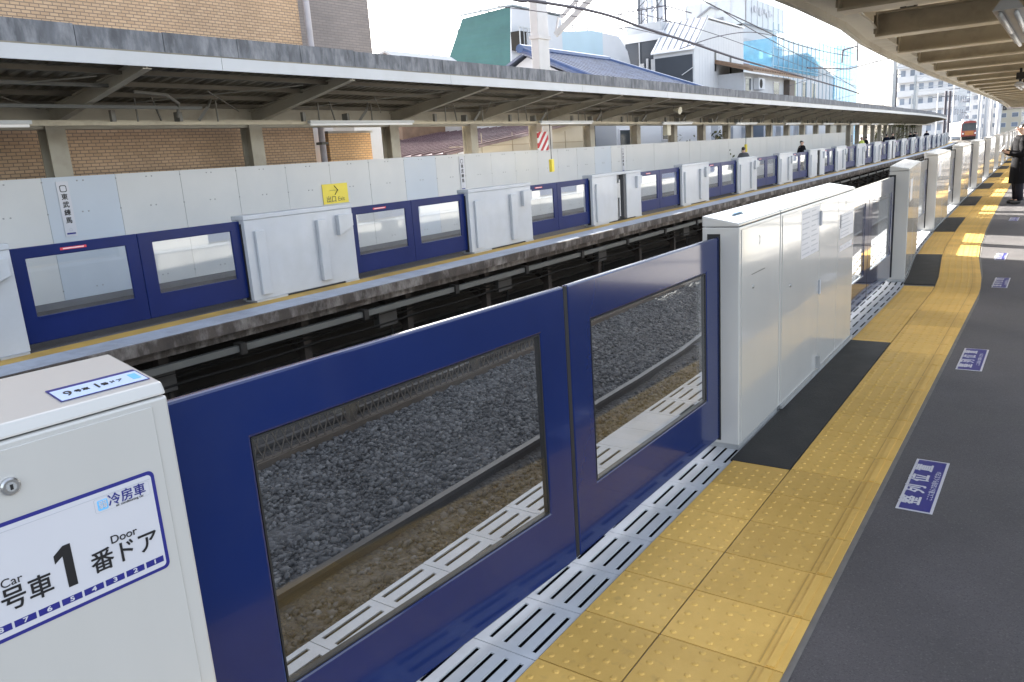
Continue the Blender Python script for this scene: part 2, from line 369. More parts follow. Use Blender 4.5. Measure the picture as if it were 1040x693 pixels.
while True:
    y0 = 2.265+PT*k-.003; y1 = y0+PT-.006
    k += 1
    if y0 > 118: break
    val = random.uniform(.86, 1.07); val2 = random.uniform(.86, 1.07)
    inner = not mat_span((y0+y1)/2)
    if inner: addbox(-1.362, -1.060, y0, y1, -.003, TZ, val)
    addbox(-1.053, -.622, y0, y1, -.003, TZ, val2)
    addbox(-.708, -.703, y0+.012, y1-.012, TZ-.002, TZ+.002, val2*.72)
    if -1 < y0 < 46:
        for a in range(5):
            yy = y0+PT*(a+.5)/5
            if inner and not any(p_-.18 < yy < q_-.03 for p_, q_ in DOORY[1:9]):
                for b in range(5): dome(-1.362+.304*(b+.5)/5, yy, TZ, val, n=8 if y0 < 8 else 5)
            for b in range(5): dome(-1.053+.338*(b+.5)/5, yy, TZ, val2, n=8 if y0 < 8 else 5)
    addbox(-.680, -.652, y0+.006, y1-.006, TZ-.002, TZ+.004, val2*1.04)
me = bpy.data.meshes.new('tactile_paving'); me.from_pydata(tv, [], tf); me.materials.append(M_yel)
a_ = me.attributes.new('tile', 'FLOAT', 'FACE'); a_.data.foreach_set('value', ta)
o = bpy.data.objects.new('tactile_paving', me); COL.objects.link(o); tag(o, kind='structure')
jb = MB(); ribbon(jb, sh, -1.365, -.60, -.004, -.001, -12, 118)
tag(jb.build('tile_bedding', mat('tile_joint', (.15, .14, .13), .9, 0, .2, 8)), kind='structure')

# dark mats in front of the housings
for i, (a, b) in enumerate(DOORY[1:9]):
    y0, y1 = a-.16, b-.05
    mb = MB(); w0 = -1.375
    ribbon(mb, sh, w0, -1.060, -.002, .009, y0, y1, .6)
    where = ['nearest camera, before the housing with notices', 'before the second housing with a kinked yellow path', 'third along the yellow path', 'fourth along the yellow path', 'fifth along the yellow path', 'sixth along the yellow path', 'seventh along the yellow path', 'eighth along the yellow path'][i]
    tag(mb.build('floor_mat', M_mat), 'dark rubber floor mat '+where, 'mat', 'floor mats before the door housings')

# stickers on the platform floor
def sticker(x0, x1, y0, y1, label, full=True):
    r = empty('floor_sticker', ((x0+x1)/2, (y0+y1)/2, -.003), 0, label, 'sticker', 'queue stickers on the platform')
    w, h = (x1-x0)/2, (y1-y0)/2
    MB().box(-w, w, -h, h, 0, .0015).build('border', M_paper, r)
    MB().box(-w+.012, w-.012, -h+.012, h-.012, .0016, .0025).build('panel', M_bluel, r)
    s_ = (y1-y0)/.66
    for k, ch in enumerate('整列位置'): text('lettering', ch, .098*s_, M_paper, r, (-.024, (-.213+.142*k)*s_, .003), (0, 1, 0), (-1, 0, 0), off=.0022)
    text('lettering', 'ここに並んでお待ちください', .030*s_, M_paper, r, (.046, 0, .003), (0, 1, 0), (-1, 0, 0), sx=.95)
for (x0, x1, y0, y1, l) in [(-.519, -.366, 3.69, 4.35, 'blue queue sticker with large white characters nearest the camera on dark asphalt'),
                            (-.53, -.365, 6.22, 6.87, 'second blue queue sticker on the asphalt, beside the first mat'),
                            (-.54, -.395, 9.67, 10.33, 'third queue sticker on the asphalt beside the bend of the yellow path'),
                            (-.645, -.525, 11.72, 12.38, 'fourth queue sticker at the start of the first sunlit band'),
                            (-.74, -.60, 16.6, 17.25, 'fifth queue sticker, farthest off along the sunlit platform')]:
    sticker(x0, x1, y0, y1, l)

# ------------------------------------------------------------------ track bed
def bed_z(x):   # cross-section of the ballast
    return float(np.interp(x, [-10.5, -8.6, -7.9, -6.9, -6.2, -5.6, -4.4, -4.0, -3.2, -2.1], [-1.45, -1.35, -1.3, -1.25, -1.15, -1.13, -1.17, -1.24, -1.26, -1.22]))
bv = []; bf = []
ys = list(np.arange(-14, 40, .5))+list(np.arange(40, 330, 3.)); xs = list(np.arange(-10.5, -2.0, .2))
for y in ys:
    for x in xs: bv.append((x+(sh(y) if x > -5 else (sf(y)+sh(y))/2 if x > -7 else sf(y)), y, bed_z(x)+rng.normal(0, .012)))
nx = len(xs)
for j in range(len(ys)-1):
    for i in range(nx-1): bf.append((j*nx+i, j*nx+i+1, (j+1)*nx+i+1, (j+1)*nx+i))
m, N, L, P = nt('ballast')
tc = N.new('ShaderNodeTexCoord'); vo = N.new('ShaderNodeTexVoronoi'); vo.inputs['Scale'].default_value = 26
L.new(tc.outputs['Object'], vo.inputs['Vector'])
rp = N.new('ShaderNodeValToRGB'); e = rp.color_ramp.elements
e[0].color = (.02, .02, .022, 1); e[1].color = (.10, .10, .105, 1)
hs = N.new('ShaderNodeSeparateColor'); L.new(vo.outputs['Color'], hs.inputs[0]); L.new(hs.outputs[0], rp.inputs[0])
# dirty brown towards the near platform
sp = N.new('ShaderNodeSeparateXYZ'); L.new(tc.outputs['Object'], sp.inputs[0])
nz = N.new('ShaderNodeTexNoise'); nz.inputs['Scale'].default_value = 2.; L.new(tc.outputs['Object'], nz.inputs['Vector'])
ad = N.new('ShaderNodeMath'); ad.operation = 'MULTIPLY_ADD'; ad.inputs[1].default_value = .5; L.new(nz.outputs[0], ad.inputs[0]); L.new(sp.outputs[0], ad.inputs[2])
mr = N.new('ShaderNodeMapRange'); mr.inputs[1].default_value = -4.2; mr.inputs[2].default_value = -3.75; mr.inputs[4].default_value = .8
L.new(ad.outputs[0], mr.inputs[0])
mx = N.new('ShaderNodeMix'); mx.data_type = 'RGBA'; mx.inputs[7].default_value = (.06, .047, .034, 1)
L.new(mr.outputs[0], mx.inputs[0]); L.new(rp.outputs[0], mx.inputs[6])
md = N.new('ShaderNodeMapRange'); md.inputs[1].default_value = -6.25; md.inputs[2].default_value = -6.45; md.inputs[4].default_value = .92; L.new(sp.outputs[0], md.inputs[0])  # beyond the mesh fence: deep shade put into the bed colour
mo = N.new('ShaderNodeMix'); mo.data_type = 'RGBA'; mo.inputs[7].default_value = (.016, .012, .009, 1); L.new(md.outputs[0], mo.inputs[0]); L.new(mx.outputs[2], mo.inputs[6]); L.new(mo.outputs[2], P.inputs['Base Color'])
bb = N.new('ShaderNodeBump'); bb.inputs['Strength'].default_value = 1; bb.inputs['Distance'].default_value = .03; bb.invert = True
L.new(vo.outputs['Distance'], bb.inputs['Height']); L.new(bb.outputs[0], P.inputs['Normal']); P.inputs['Roughness'].default_value = .85
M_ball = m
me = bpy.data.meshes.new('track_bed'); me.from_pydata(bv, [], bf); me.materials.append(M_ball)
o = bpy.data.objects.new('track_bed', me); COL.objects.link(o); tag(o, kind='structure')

# loose ballast stones: uncountable, one object
bm = bmesh.new(); bmesh.ops.create_icosphere(bm, subdivisions=1, radius=1)
sv = np.array([v.co[:] for v in bm.verts]); sfc = np.array([[v.index for v in f.verts] for f in bm.faces]); bm.free()
NS = 62000
X = rng.uniform(-6.3, -2.35, NS); Yy = rng.uniform(.8, 15.5, NS)
X = X+np.array([sh(q) for q in Yy])
Z = np.array([bed_z(q) for q in X])+rng.uniform(-.010, .022, NS)
keep = (np.abs(X+4.2) > .1) & (np.abs(X+3.13) > .1) & ~((X > -4.1) & (rng.random(NS) > .6)) & (np.abs(X+6.35) > .06)
X, Yy, Z = X[keep], Yy[keep], Z[keep]; NS = len(X)
V = np.repeat(sv[None], NS, 0)*(1+rng.uniform(-.42, .42, (NS, 12, 1)))
S = rng.gamma(6., .0031, (NS, 1, 1)).clip(.008, .036)*np.stack([rng.uniform(.75, 1.35, NS), rng.uniform(.75, 1.35, NS), rng.uniform(.6, 1., NS)], -1)[:, None]
V = V*S
an = rng.uniform(0, 6.28, NS); c, s_ = np.cos(an)[:, None], np.sin(an)[:, None]
Vx = V[..., 0]*c-V[..., 1]*s_; Vy = V[..., 0]*s_+V[..., 1]*c
tl = rng.uniform(-.8, .8, NS)[:, None]; ct, st = np.cos(tl), np.sin(tl)
Vz = V[..., 2]*ct+Vx*st; Vx = Vx*ct-V[..., 2]*st
V = np.stack([Vx+X[:, None], Vy+Yy[:, None], Vz+Z[:, None]], -1).reshape(-1, 3)
FF = (sfc[None]+12*np.arange(NS)[:, None, None]).reshape(-1, 3)
me = bpy.data.meshes.new('ballast_stones')
me.vertices.add(len(V)); me.vertices.foreach_set('co', V.ravel()); me.loops.add(FF.size); me.loops.foreach_set('vertex_index', FF.ravel().astype(np.int32))
me.polygons.add(len(FF)); me.polygons.foreach_set('loop_start', np.arange(0, FF.size, 3, dtype=np.int32)); me.polygons.foreach_set('loop_total', np.full(len(FF), 3, np.int32))
me.update(calc_edges=True)
shade = np.repeat(rng.beta(1.6, 2.6, NS), 20); brown = np.repeat(np.clip((X+4.2+rng.normal(0, .15, NS))/.4, 0, 1), 20)
q = me.attributes.new('tone', 'FLOAT', 'FACE'); q.data.foreach_set('value', shade.astype(np.float32))
q = me.attributes.new('soil', 'FLOAT', 'FACE'); q.data.foreach_set('value', brown.astype(np.float32))
m, N, L, P = nt('stone'); P.inputs['Roughness'].default_value = .75
a1 = N.new('ShaderNodeAttribute'); a1.attribute_name = 'tone'; a2 = N.new('ShaderNodeAttribute'); a2.attribute_name = 'soil'
rp = N.new('ShaderNodeValToRGB'); e = rp.color_ramp.elements; e[0].color = (.018, .018, .0195, 1); e[1].color = (.165, .163, .165, 1)
rq = N.new('ShaderNodeValToRGB'); e = rq.color_ramp.elements; e[0].color = (.028, .02, .014, 1); e[1].color = (.085, .068, .05, 1)
mx = N.new('ShaderNodeMix'); mx.data_type = 'RGBA'
L.new(a1.outputs['Fac'], rp.inputs[0]); L.new(a1.outputs['Fac'], rq.inputs[0]); L.new(a2.outputs['Fac'], mx.inputs[0]); L.new(rp.outputs[0], mx.inputs[6]); L.new(rq.outputs[0], mx.inputs[7]); L.new(mx.outputs[2], P.inputs['Base Color'])
me.materials.append(m)
o = bpy.data.objects.new('ballast_stones', me); COL.objects.link(o); tag(o, 'loose grey ballast stones lying over the track bed', 'gravel', kind='stuff')

# rails
def rail(x, f, zt, label):
    r = empty('rail', (0, 0, 0), 0, label, 'rail', 'steel rails of the two tracks')
    mb = MB(); ribbon(mb, f, x-.008, x+.008, zt-.13, zt-.035, -14, 300); ribbon(mb, f, x-.063, x+.063, zt-.155, zt-.131, -14, 300)
    mb.build('web', M_rail, r)
    mb = MB(); ribbon(mb, f, x-.034, x+.034, zt-.036, zt, -14, 300); mb.build('head', M_railtop, r)
rail(-4.2, sh, -1.10, 'rail seen through the near door windows, far rail of the near track')
rail(-3.13, sh, -1.10, 'rail of the near track hidden close under the near platform edge')
rail(-6.92, sf, -1.17, 'rail of the far track nearer the mesh fence')
rail(-7.98, sf, -1.17, 'rail of the far track beside the far platform')
# sleepers peeping out
for tr, f, z in ((-3.665, sh, -1.285), (-7.45, sf, -1.355)):
    pass

# low mesh fence between the tracks
fr = empty('mesh_fence', (-6.35, 0, 0), 0, 'low rusty mesh fence on a timber kerb beside the ballast', 'fence')
MB().box(-.05, .05, -4, 60, -1.2, -1.085).build('kerb_beam', mat('old_timber', (.075, .056, .04), .85, 0, .3, 4, dirt=(.03, .022, .015), damt=.6, stretch=(4, .4, 4)), fr)
for k in range(-2, 26):
    y = k*2.3+1.1; MB().box(-.06, .0, y-.055, y+.055, -1.084, -.45).build('post', mat('fence_post', (.12, .10, .08), .8, 0, .2, 3), fr)
mb = MB(); zb, zt = -1.08, -.48
y = -2.
while y < 24:
    mb.bar((.012, y, zb), (.012, y+.24, zt), .010); mb.bar((.023, y+.24, zb), (.023, y, zt), .010); y += .115
mb.bar((.015, -2, zt), (.015, 24, zt), .02); mb.bar((.015, -2, zb), (.015, 24, zb), .012)
mb.build('mesh_panel', mat('mesh_rust', (.13, .11, .09), .7, .3, .2, 8), fr)

# ------------------------------------------------------------------ far platform
p = MB(); ribbon(p, sf, -13.2, -9.04, FZ-.12, FZ-.004, -14, 128)
tag(p.build('platform', M_asph), kind='structure')
p = MB(); ribbon(p, sf, -9.03, -8.97, FZ-.15, FZ-.003, -14, 128); ribbon(p, sf, -9.25, -9.10, FZ-.27, FZ-.13, -14, 128)
tag(p.build('platform_edge_beam', M_rust), kind='structure')
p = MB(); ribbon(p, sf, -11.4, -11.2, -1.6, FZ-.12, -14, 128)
tag(p.build('platform_undercroft_wall', M_dark), kind='structure')  # near-black wall: shade of the void under the platform put into its colour
tag(grating('platform_edge_grating', sf, -9.56, -9.032, FZ+.004, -1, 110, .6, 9, mat('grating_grey', (.33, .36, .42), .5, 0, .12, 6, dirt=(.2, .2, .2), damt=.4), lod=40), kind='structure')
p = MB(); ribbon(p, sf, -9.9, -9.566, FZ-.003, FZ+.003, -12, 120)
tag(p.build('platform_yellow_strip', mat('yellow_strip', (.40, .25, .05), .7, 0, .15, 4, dirt=(.15, .1, .04), damt=.5)), kind='structure')
# white streaks and supports under the far platform
sup = MB()
for k in range(-4, 50):
    y = k*2.35+.6; d = sf(y); sup.box(-9.5+d, -9.36+d, y-.07, y+.07, -1.6, FZ-.12); sup.bar((-9.43+d, y, -1.1), (-10.6+d, y, -.32), .08)
tag(sup.build('platform_supports', mat('support_steel', (.025, .018, .014), .85, 0, .3, 2)), kind='structure')
pp = empty('cable_pipe', (0, 0, 0), 0, 'long grey cable duct running under the far platform edge', 'pipe')
mb = MB(); ribbon(mb, sf, -9.16, -9.08, FZ-.46, FZ-.37, -14, 110, 2.35); mb.build('duct', M_pipe, pp)
for k in range(-4, 46):
    y = k*2.35+1.6; d = sf(y); MB().box(-9.2+d, -9.04+d, y-.05, y+.05, FZ-.50, FZ-.34).build('clamp', M_dark, pp)

cb = empty('cable_bundle', (0, 0, 0), 0, 'three sagging dark cables hung under the far platform edge', 'cables')
for j, (x, z, a) in enumerate(((-9.3, FZ-.54, .02), (-9.36, FZ-.60, .03), (-9.30, FZ-.70, .025))):
    MB().tube([(x+sf(y), y, z-a*abs(math.sin(y*1.337+j))) for y in np.arange(-6, 60, .42)], .014+.004*j, 5).build('cable', mat('cable_grey', (.016, .015, .014), .8, spec=.15), cb, True)
for k, y in enumerate((5.2, 9.4, 12.9, 17.1, 22.5, 27.8)):
    jb_ = empty('junction_box', (-9.35, y, FZ-.62), 0, 'small dark junction box under the far platform edge, %s from the left' % NTH[k], 'box', 'junction boxes under the far platform')
    MB().box(-.08, .06, -.2-.04*(k % 3), .2, -.16, .14).build('case', mat('box_grey', (.04, .037, .034), .7, 0, .3, 3), jb_, bevel=.01); MB().tube([(0, .1, -.16), (0, .1, -.7)], .02, 6).build('conduit', mat('cable_grey', (.05, .047, .042)), jb_)
# white panel wall behind the far platform
wl = empty('boundary_wall', (0, 0, 0), 0, 'long white panelled wall standing along the back of the far platform', 'wall')
mb = MB(); y = -12.; pk = 0
WZ = 1.87
while y < 62:
    w = 1.2; pk += 1; mb.m(1 if pk in (12, 16, 23, 31) else 0); ribbon(mb, sf, -13.26, -13.2+random.uniform(-.002, .002), FZ-.1, WZ, y+.004, y+w-.004, 5); y += w
mb.build('panels', [M_panel, M_panelb], wl)
mb = MB(); ribbon(mb, sf, -13.25, -13.207, FZ-.1, WZ-.005, -12, 62, 5); mb.build('backing', mat('wall_joint', (.38, .38, .38), .7), wl)
mb = MB()
y = -3.
while y < 26:
    for yy in (y+.05, y+.6, y+1.15):
        for z in (FZ+.25, .75, 1.3, 1.8): mb.box(-13.2, -13.193, yy-.011, yy+.011, z-.011, z+.011)
    y += 1.2
mb.build('bolts', mat('bolt', (.3, .3, .3), .5), wl)['kind'] = 'stuff'
mb = MB(); ribbon(mb, sf, -13.2, -13.15, FZ-.004, FZ+.10, -12, 62, 5); mb.build('skirting', mat('skirt_grey', (.14, .14, .15), .7), wl)

# far canopy -------------------------------------------------------
cn = empty('platform_canopy', (0, 0, 0), 0, 'long canopy over the far platform with white fascia and slate parapet', 'canopy')
CXF = -10.4
_cy = [-60, 0, 8, 20, 32, 50, 70, 100, 130]; _cz = [0, 0, .0, -.02, -.09, -.18, -.27, -.37, -.45]
def cz(y): return float(np.interp(y, _cy, _cz))
def cribbon(mb, x0, x1, z0, z1, y0, y1, step=2., zz0=None, zz1=None):
    ys_ = list(np.arange(y0, y1, step))+[y1]; i0 = len(mb.v)
    for y in ys_:
        d, e_ = sf(y), cz(y); mb.v += [(x0+d, y, z0+e_), (x1+d, y, (z0 if zz0 is None else zz0)+e_), (x1+d, y, (z1 if zz1 is None else zz1)+e_), (x0+d, y, z1+e_)]
    for k in range(len(ys_)-1):
        a = i0+4*k; b = a+4
        for j in range(4): mb.f.append((a+j, a+(j+1) % 4, b+(j+1) % 4, b+j)); mb.mi.append(mb.k)
    e_ = i0+4*(len(ys_)-1); mb.f += [(i0+3, i0+2, i0+1, i0), (e_, e_+1, e_+2, e_+3)]; mb.mi += [mb.k, mb.k]
YA, YB = -14, 122
mb = MB(); y = YA
while y < YB:
    cribbon(mb, CXF-.03, CXF, 3.24, 3.42, y, min(y+5.4, YB)-.008, 2.7); y += 5.4
mb.build('fascia', M_canw, cn)
mb = MB(); y = YA
while y < YB:
    cribbon(mb, CXF-.14+random.uniform(-.006, .006), CXF-.06, 3.425, 3.715+random.uniform(-.008, .008), y, y+1.21, 1.3); y += 1.22
mb.build('parapet', M_par, cn)
mb = MB(); mb.k = 0
y = YA
while y < 70:      # corrugated deck, ribs running across the platform
    d, e_ = sf(y), cz(y)
    for (a, b, z) in ((0, .06, 0), (.10, .16, .035)):
        mb.quad((CXF-.04+d, y+a, 3.375+z+e_), (-13.9+d, y+a, 2.98+z+e_), (-13.9+d, y+b, 2.98+z+e_), (CXF-.04+d, y+b, 3.375+z+e_))
    mb.quad((CXF-.04+d, y+.06, 3.375+e_), (-13.9+d, y+.06, 2.98+e_), (-13.9+d, y+.10, 3.015+e_), (CXF-.04+d, y+.10, 3.41+e_))
    mb.quad((CXF-.04+d, y+.16, 3.41+e_), (-13.9+d, y+.16, 3.015+e_), (-13.9+d, y+.20, 2.98+e_), (CXF-.04+d, y+.20, 3.375+e_))
    y += .2
cribbon(mb, CXF-.04, -13.9, 3.415, 3.435, 69.9, YB, zz0=3.02, zz1=3.04)
cribbon(mb, CXF-.04, -13.9, 3.417, 3.445, YA, 70, zz0=3.022, zz1=3.05)
mb.build('roof_deck', M_deck, cn)
mb = MB()
for x, z in ((-11.1, 3.21), (-11.8, 3.13), (-12.5, 3.05), (-13.2, 2.97)):
    cribbon(mb, x-.035, x+.035, z, z+.07, YA, YB)
mb.build('purlins', mat('purlin_dark', (.12, .105, .08), .7, 0, .2, 2), cn)
POSTY = [-4.2, -.7, 2.8, 6.42, 10.28, 14.3, 17.45, 20.75, 24.1, 27.7, 31.2, 34.4, 37.6]+[41+3.4*i for i in range(24)]
for y in POSTY:
    d, e_ = sf(y), cz(y)
    mb = MB(); a = .10   # I beam rising towards the track
    for (w, z0, z1) in ((.13, -.30, -.27), (.03, -.27, -.03), (.13, -.03, 0.)):
        mb.hexa([(-13.45+d, y-w/2, 2.93+z0*.9+e_), (CXF-.05+d, y-w/2, 3.36+z0*.5+e_), (CXF-.05+d, y+w/2, 3.36+z0*.5+e_), (-13.45+d, y+w/2, 2.93+z0*.9+e_),
                 (-13.45+d, y-w/2, 2.93+z1*.9+e_), (CXF-.05+d, y-w/2, 3.36+z1*.5+e_), (CXF-.05+d, y+w/2, 3.36+z1*.5+e_), (-13.45+d, y+w/2, 2.93+z1*.9+e_)])
    mb.build('cross_beam', M_olive2, cn)
    mb = MB(); mb.box(-13.6+d, -13.57+d, y-.15, y+.15, FZ, 2.72+e_); mb.box(-13.33+d, -13.3+d, y-.15, y+.15, FZ, 2.72+e_); mb.box(-13.571+d, -13.329+d, y-.045, y+.045, FZ, 2.72+e_)
    mb.build('post', M_olive2, cn)
mb = MB(); cribbon(mb, -13.50, -13.36, 2.62, 2.995, YA, YB, 3.4); mb.build('rear_beam', M_olive2, cn)
mb = MB(); cribbon(mb, -12.47, -12.36, 2.605, 2.66, YA, YB, 3.4); cribbon(mb, -12.6, -12.52, 2.66, 2.70, YA, YB, 3.4); mb.build('cable_tray', M_olive, cn)
mb = MB()
for y in POSTY[:20]:
    e_ = cz(y)
    mb.bar((-12.42, y+.9, 2.65+e_), (-12.42, y+.9, 3.02+e_), .02); mb.bar((-12.42, y+2.4, 2.65+e_), (-12.42, y+2.4, 3.02+e_), .02)
    mb.bar((-13.0, y+.1, 2.9+e_), (-11.0, y+3.2, 3.16+e_), .016); 
    mb.bar((-13.0, y+3.3, 2.9+e_), (-11.6, y+1.7, 3.08+e_), .016)
    mb.box(-12.5, -12.34, y+1.6, y+1.66, 2.66+e_, 2.82+e_); mb.bar((-12.4, y+2.0, 2.68+e_), (-12.3, y+2.15, 2.9+e_), .05); mb.bar((-12.3, y+2.15, 2.9+e_), (-12.4, y+2.3, 3.05+e_), .03); mb.bar((-12.4, y+1.3, 2.68+e_), (-12.35, y+1.15, 3.05+e_), .025); mb.box(-12.45, -12.38, y+.45, y+.52, 2.66+e_, 2.84+e_)
mb.tube([(-11.7, 6.9, 3.05), (-11.8, 7.5, 3.03), (-12.05, 7.85, 2.93), (-12.2, 7.9, 2.72)], .025)
mb.build('rods', mat('rod_grey', (.16, .15, .13), .6), cn)
mb = MB(); mb.bar((-11.5, 1.0, 3.10), (-11.5, 6.5, 3.10), .05); mb.bar((-12.1, 2.0, 2.86), (-12.1, 8.3, 2.86), .05); mb.build('conduit', M_pipe, cn)

# lamps under the far canopy
for i, (a, b) in enumerate([(2.6, 5.6), (10.78, 13.83), (19.23, 22.26), (27.61, 30.43), (35.6, 38.5), (43.4, 46.2), (51.5, 54.2), (59.5, 62.2), (67.5, 70.2), (75.5, 78)]):
    y = (a+b)/2; d, e_ = sf(y), cz(y); l = (b-a)/2
    r = empty('tube_lamp', (-12.28+d, y, 2.6+e_), 0, 'white tube lamp under the far canopy, %s from the left' % NTH[i], 'lamp', 'tube lamps under the far canopy')
    MB().box(-.045, .045, -l, l, .02, .075).build('housing', M_lampw, r)
    MB().tube([(0, -l+.03, 0), (0, l-.03, 0)], .022, 8).build('tube', M_tube, r, True)

# ------------------------------------------------------------------ platform doors
def ring(x0, x1, y0, y1, z0, z1, wy0, wy1, wz0, wz1, name, mtl, parent, bevel=.006):
    mb = MB()
    O = [(y0, z0), (y1, z0), (y1, z1), (y0, z1)]; I = [(wy0, wz0), (wy1, wz0), (wy1, wz1), (wy0, wz1)]
    for x, fl in ((x1, 0), (x0, 1)):
        for k in range(4):
            q = [O[k], O[(k+1) % 4], I[(k+1) % 4], I[k]]; q = q[::-1] if fl else q
            mb.poly([(x, *t) for t in q])
    for k in range(4):
        a, b = O[k], O[(k+1) % 4]; mb.poly([(x0, *a), (x0, *b), (x1, *b), (x1, *a)])
        a, b = I[k], I[(k+1) % 4]; mb.poly([(x1, *a), (x1, *b), (x0, *b), (x0, *a)])
    return mb.build(name, mtl, parent, bevel=bevel)

# --- near side, prototypes in local coordinates: origin on the floor, x towards the platform, y along the line
def door_leaf_near(loc, rz, L, stile_a, stile_b, label, z0=.06, z1=1.208, gasket=None, group='navy door leaves of the near platform'):
    r = empty('platform_gate', loc, rz, label, 'platform gate', group)
    ring(-.028, 0, 0, L, z0, z1, stile_a, L-stile_b, .335, 1.04, 'frame', M_blue, r, .008)
    MB().box(-.014, -.006, stile_a-.005, L-stile_b+.005, .33, 1.045).build('glass_pane', M_glass, r)
    mb = MB(); a, b = stile_a, L-stile_b
    for (u0, u1, v0, v1) in ((a+.0006, b-.0006, .3356, .341), (a+.0006, b-.0006, 1.034, 1.0394), (a+.0006, a+.006, .3415, 1.0335), (b-.006, b-.0006, .3415, 1.0335)): mb.box(-.026, -.002, u0, u1, v0, v1)
    mb.build('window_seal', M_rubber, r)
    if gasket is not None: MB().box(-.026, -.004, gasket-.012, gasket+.012, z0+.004, z1-.004).build('edge_seal', M_rubber, r)
    return r
# seam at y=2.51.  right leaf straight, left leaf (and housing) turned by 3.9 degrees as the platform bends
SX, SY, AL = -1.53, 2.51, R(3.9)
door_leaf_near((SX, SY+.012, 0), R(-1.3), 1.72, .165, .36, 'navy blue door leaf with window, right half, sliding into the white housing', gasket=-.006)
# left: local frame rotated so that +y runs along the rotated direction; leaf spans y from -1.75 to -.012
lf = empty('platform_gate', (SX, SY, 0), -AL, 'navy blue door leaf with window, left half, beside the numbered housing', 'platform gate', 'navy door leaves of the near platform')
ring(-.028, 0, -1.78, -.012, .06, 1.208, -1.40, -.178, .335, 1.057, 'frame', M_blue, lf, .008)
MB().box(-.014, -.006, -1.405, -.173, .33, 1.062).build('glass_pane', M_glass, lf)
mb = MB()
for (u0, u1, v0, v1) in ((-1.399, -.179, .3356, .341), (-1.399, -.179, 1.051, 1.0564), (-1.3994, -1.394, .3415, 1.0505), (-.184, -.1786, .3415, 1.0505)): mb.box(-.026, -.002, u0, u1, v0, v1)
mb.build('window_seal', M_rubber, lf)
MB().box(-.026, -.004, -.010, .004, .064, 1.204).build('edge_seal', M_rubber, lf)

def housing_body(r, L, zf=1.28, zb=1.322, d0=-.205, d1=0, z0=.03):
    """white cabinet: front at x=0, back at d0, length L along +y, top sloping"""
    mb = MB(); mb.hexa([(d0, 0, z0), (d1, 0, z0), (d1, L, z0), (d0, L, z0), (d0, 0, zf-.020), (d1, 0, zf-.020), (d1, L, zf-.020), (d0, L, zf-.020)])
    mb.build('body', M_white, r, bevel=.006)
    mb = MB(); mb.hexa([(d0, 0, zf-.017), (d1, 0, zf-.017), (d1, L, zf-.017), (d0, L, zf-.017), (d0, 0, zb), (d1, 0, zf), (d1, L, zf), (d0, L, zb)])
    mb.build('top_cap', M_white, r, bevel=.006)
    MB().box(d0+.02, d1-.004, .01, L-.01, 0, z0).build('base', M_galv, r)
def lock(r, y, z, rad=.012):
    mb = MB(); mb.tube([(.002, y, z), (.006, y, z), (.008, y, z)], [rad, rad, rad*.8], 16)
    o = mb.build('lock', M_steel, r, False); MB().box(.008, .0092, y-.002, y+.002, z-rad*.6, z+rad*.6).build('key_slot', M_ink, o); return o

# near numbered housing (bottom left of the photo); local y measured from its right-hand end, negative to the left
nh = empty('gate_housing', (SX, SY, 0), -AL, 'large white door housing with car and door number sign, closest to the camera', 'gate housing', 'door housings of the near platform')
E0 = -1.661; XF = .146
sub = lambda: nh
Ln = 2.3
mb = MB(); mb.box(XF-.24, XF, E0-Ln, E0, .03, 1.266); mb.build('body', M_white, nh, bevel=.006)
mb = MB(); mb.hexa([(XF-.24, E0-Ln, 1.269), (XF, E0-Ln, 1.269), (XF, E0, 1.269), (XF-.24, E0, 1.269), (XF-.24, E0-Ln, 1.33), (XF-.012, E0-Ln, 1.294), (XF-.012, E0, 1.294), (XF-.24, E0, 1.33)])
mb.build('top_cap', M_white, nh, bevel=.005)
MB().box(XF-.22, XF-.005, E0-Ln+.01, E0-.01, 0, .03).build('base', M_galv, nh)
MB().box(XF+.0002, XF+.0035, E0-Ln+.05, E0-.036, .06, 1.252).build('access_panel', M_white, nh, bevel=.0012, seg=1)
XP = XF+.0036
mb = MB(); mb.tube([(XP, -1.974, 1.184), (XP+.006, -1.974, 1.184), (XP+.009, -1.974, 1.184)], [.0165, .0165, .0135], 28); lk = mb.build('lock', M_steel, nh)
MB().tube([(XP+.0091, -1.974, 1.184), (XP+.0102, -1.974, 1.184)], .0085, 20).build('lock_face', M_galv, lk)
MB().box(XP+.0103, XP+.0108, -1.9765, -1.9715, 1.179, 1.189).build('key_slot', M_ink, lk)
# sign
def rrect(x0, x1, z0, z1, r, n=6):
    pts = []
    for cx, cz_, a0 in ((x1-r, z1-r, 0), (x0+r, z1-r, 90), (x0+r, z0+r, 180), (x1-r, z0+r, 270)):
        for i in range(n+1):
            a = R(a0+90*i/n); pts.append((cx+r*math.cos(a), cz_+r*math.sin(a)))
    return pts
SL, SR, SB, ST = -2.42, -1.7195, .901, 1.122
sg = MB().prism(rrect(SL, SR, SB, ST, .013), XP+.0004, XP+.0012).build('sign', M_bluel, nh)
MB().prism(rrect(SL+.0075, SR-.0075, SB+.0075, ST-.0075, .008), XP+.0013, XP+.0018).build('sign_face', M_paper, sg)
XT = XP+.0026
ln = lambda y0, y1, z0, z1, mm, nm='line': MB().box(XP+.0019, XP+.0024, y0, y1, z0, z1).build(nm, mm, sg)
ln(SL+.02, SR-.011, 1.1045, 1.1055, M_greyprint)
T = lambda body, size, mm, y, z, off=0., al='CENTER', sx=1.: text('lettering', body, size, mm, sg, (XT, y, z), (0, 1, 0), (0, 0, 1), al, off, sx)
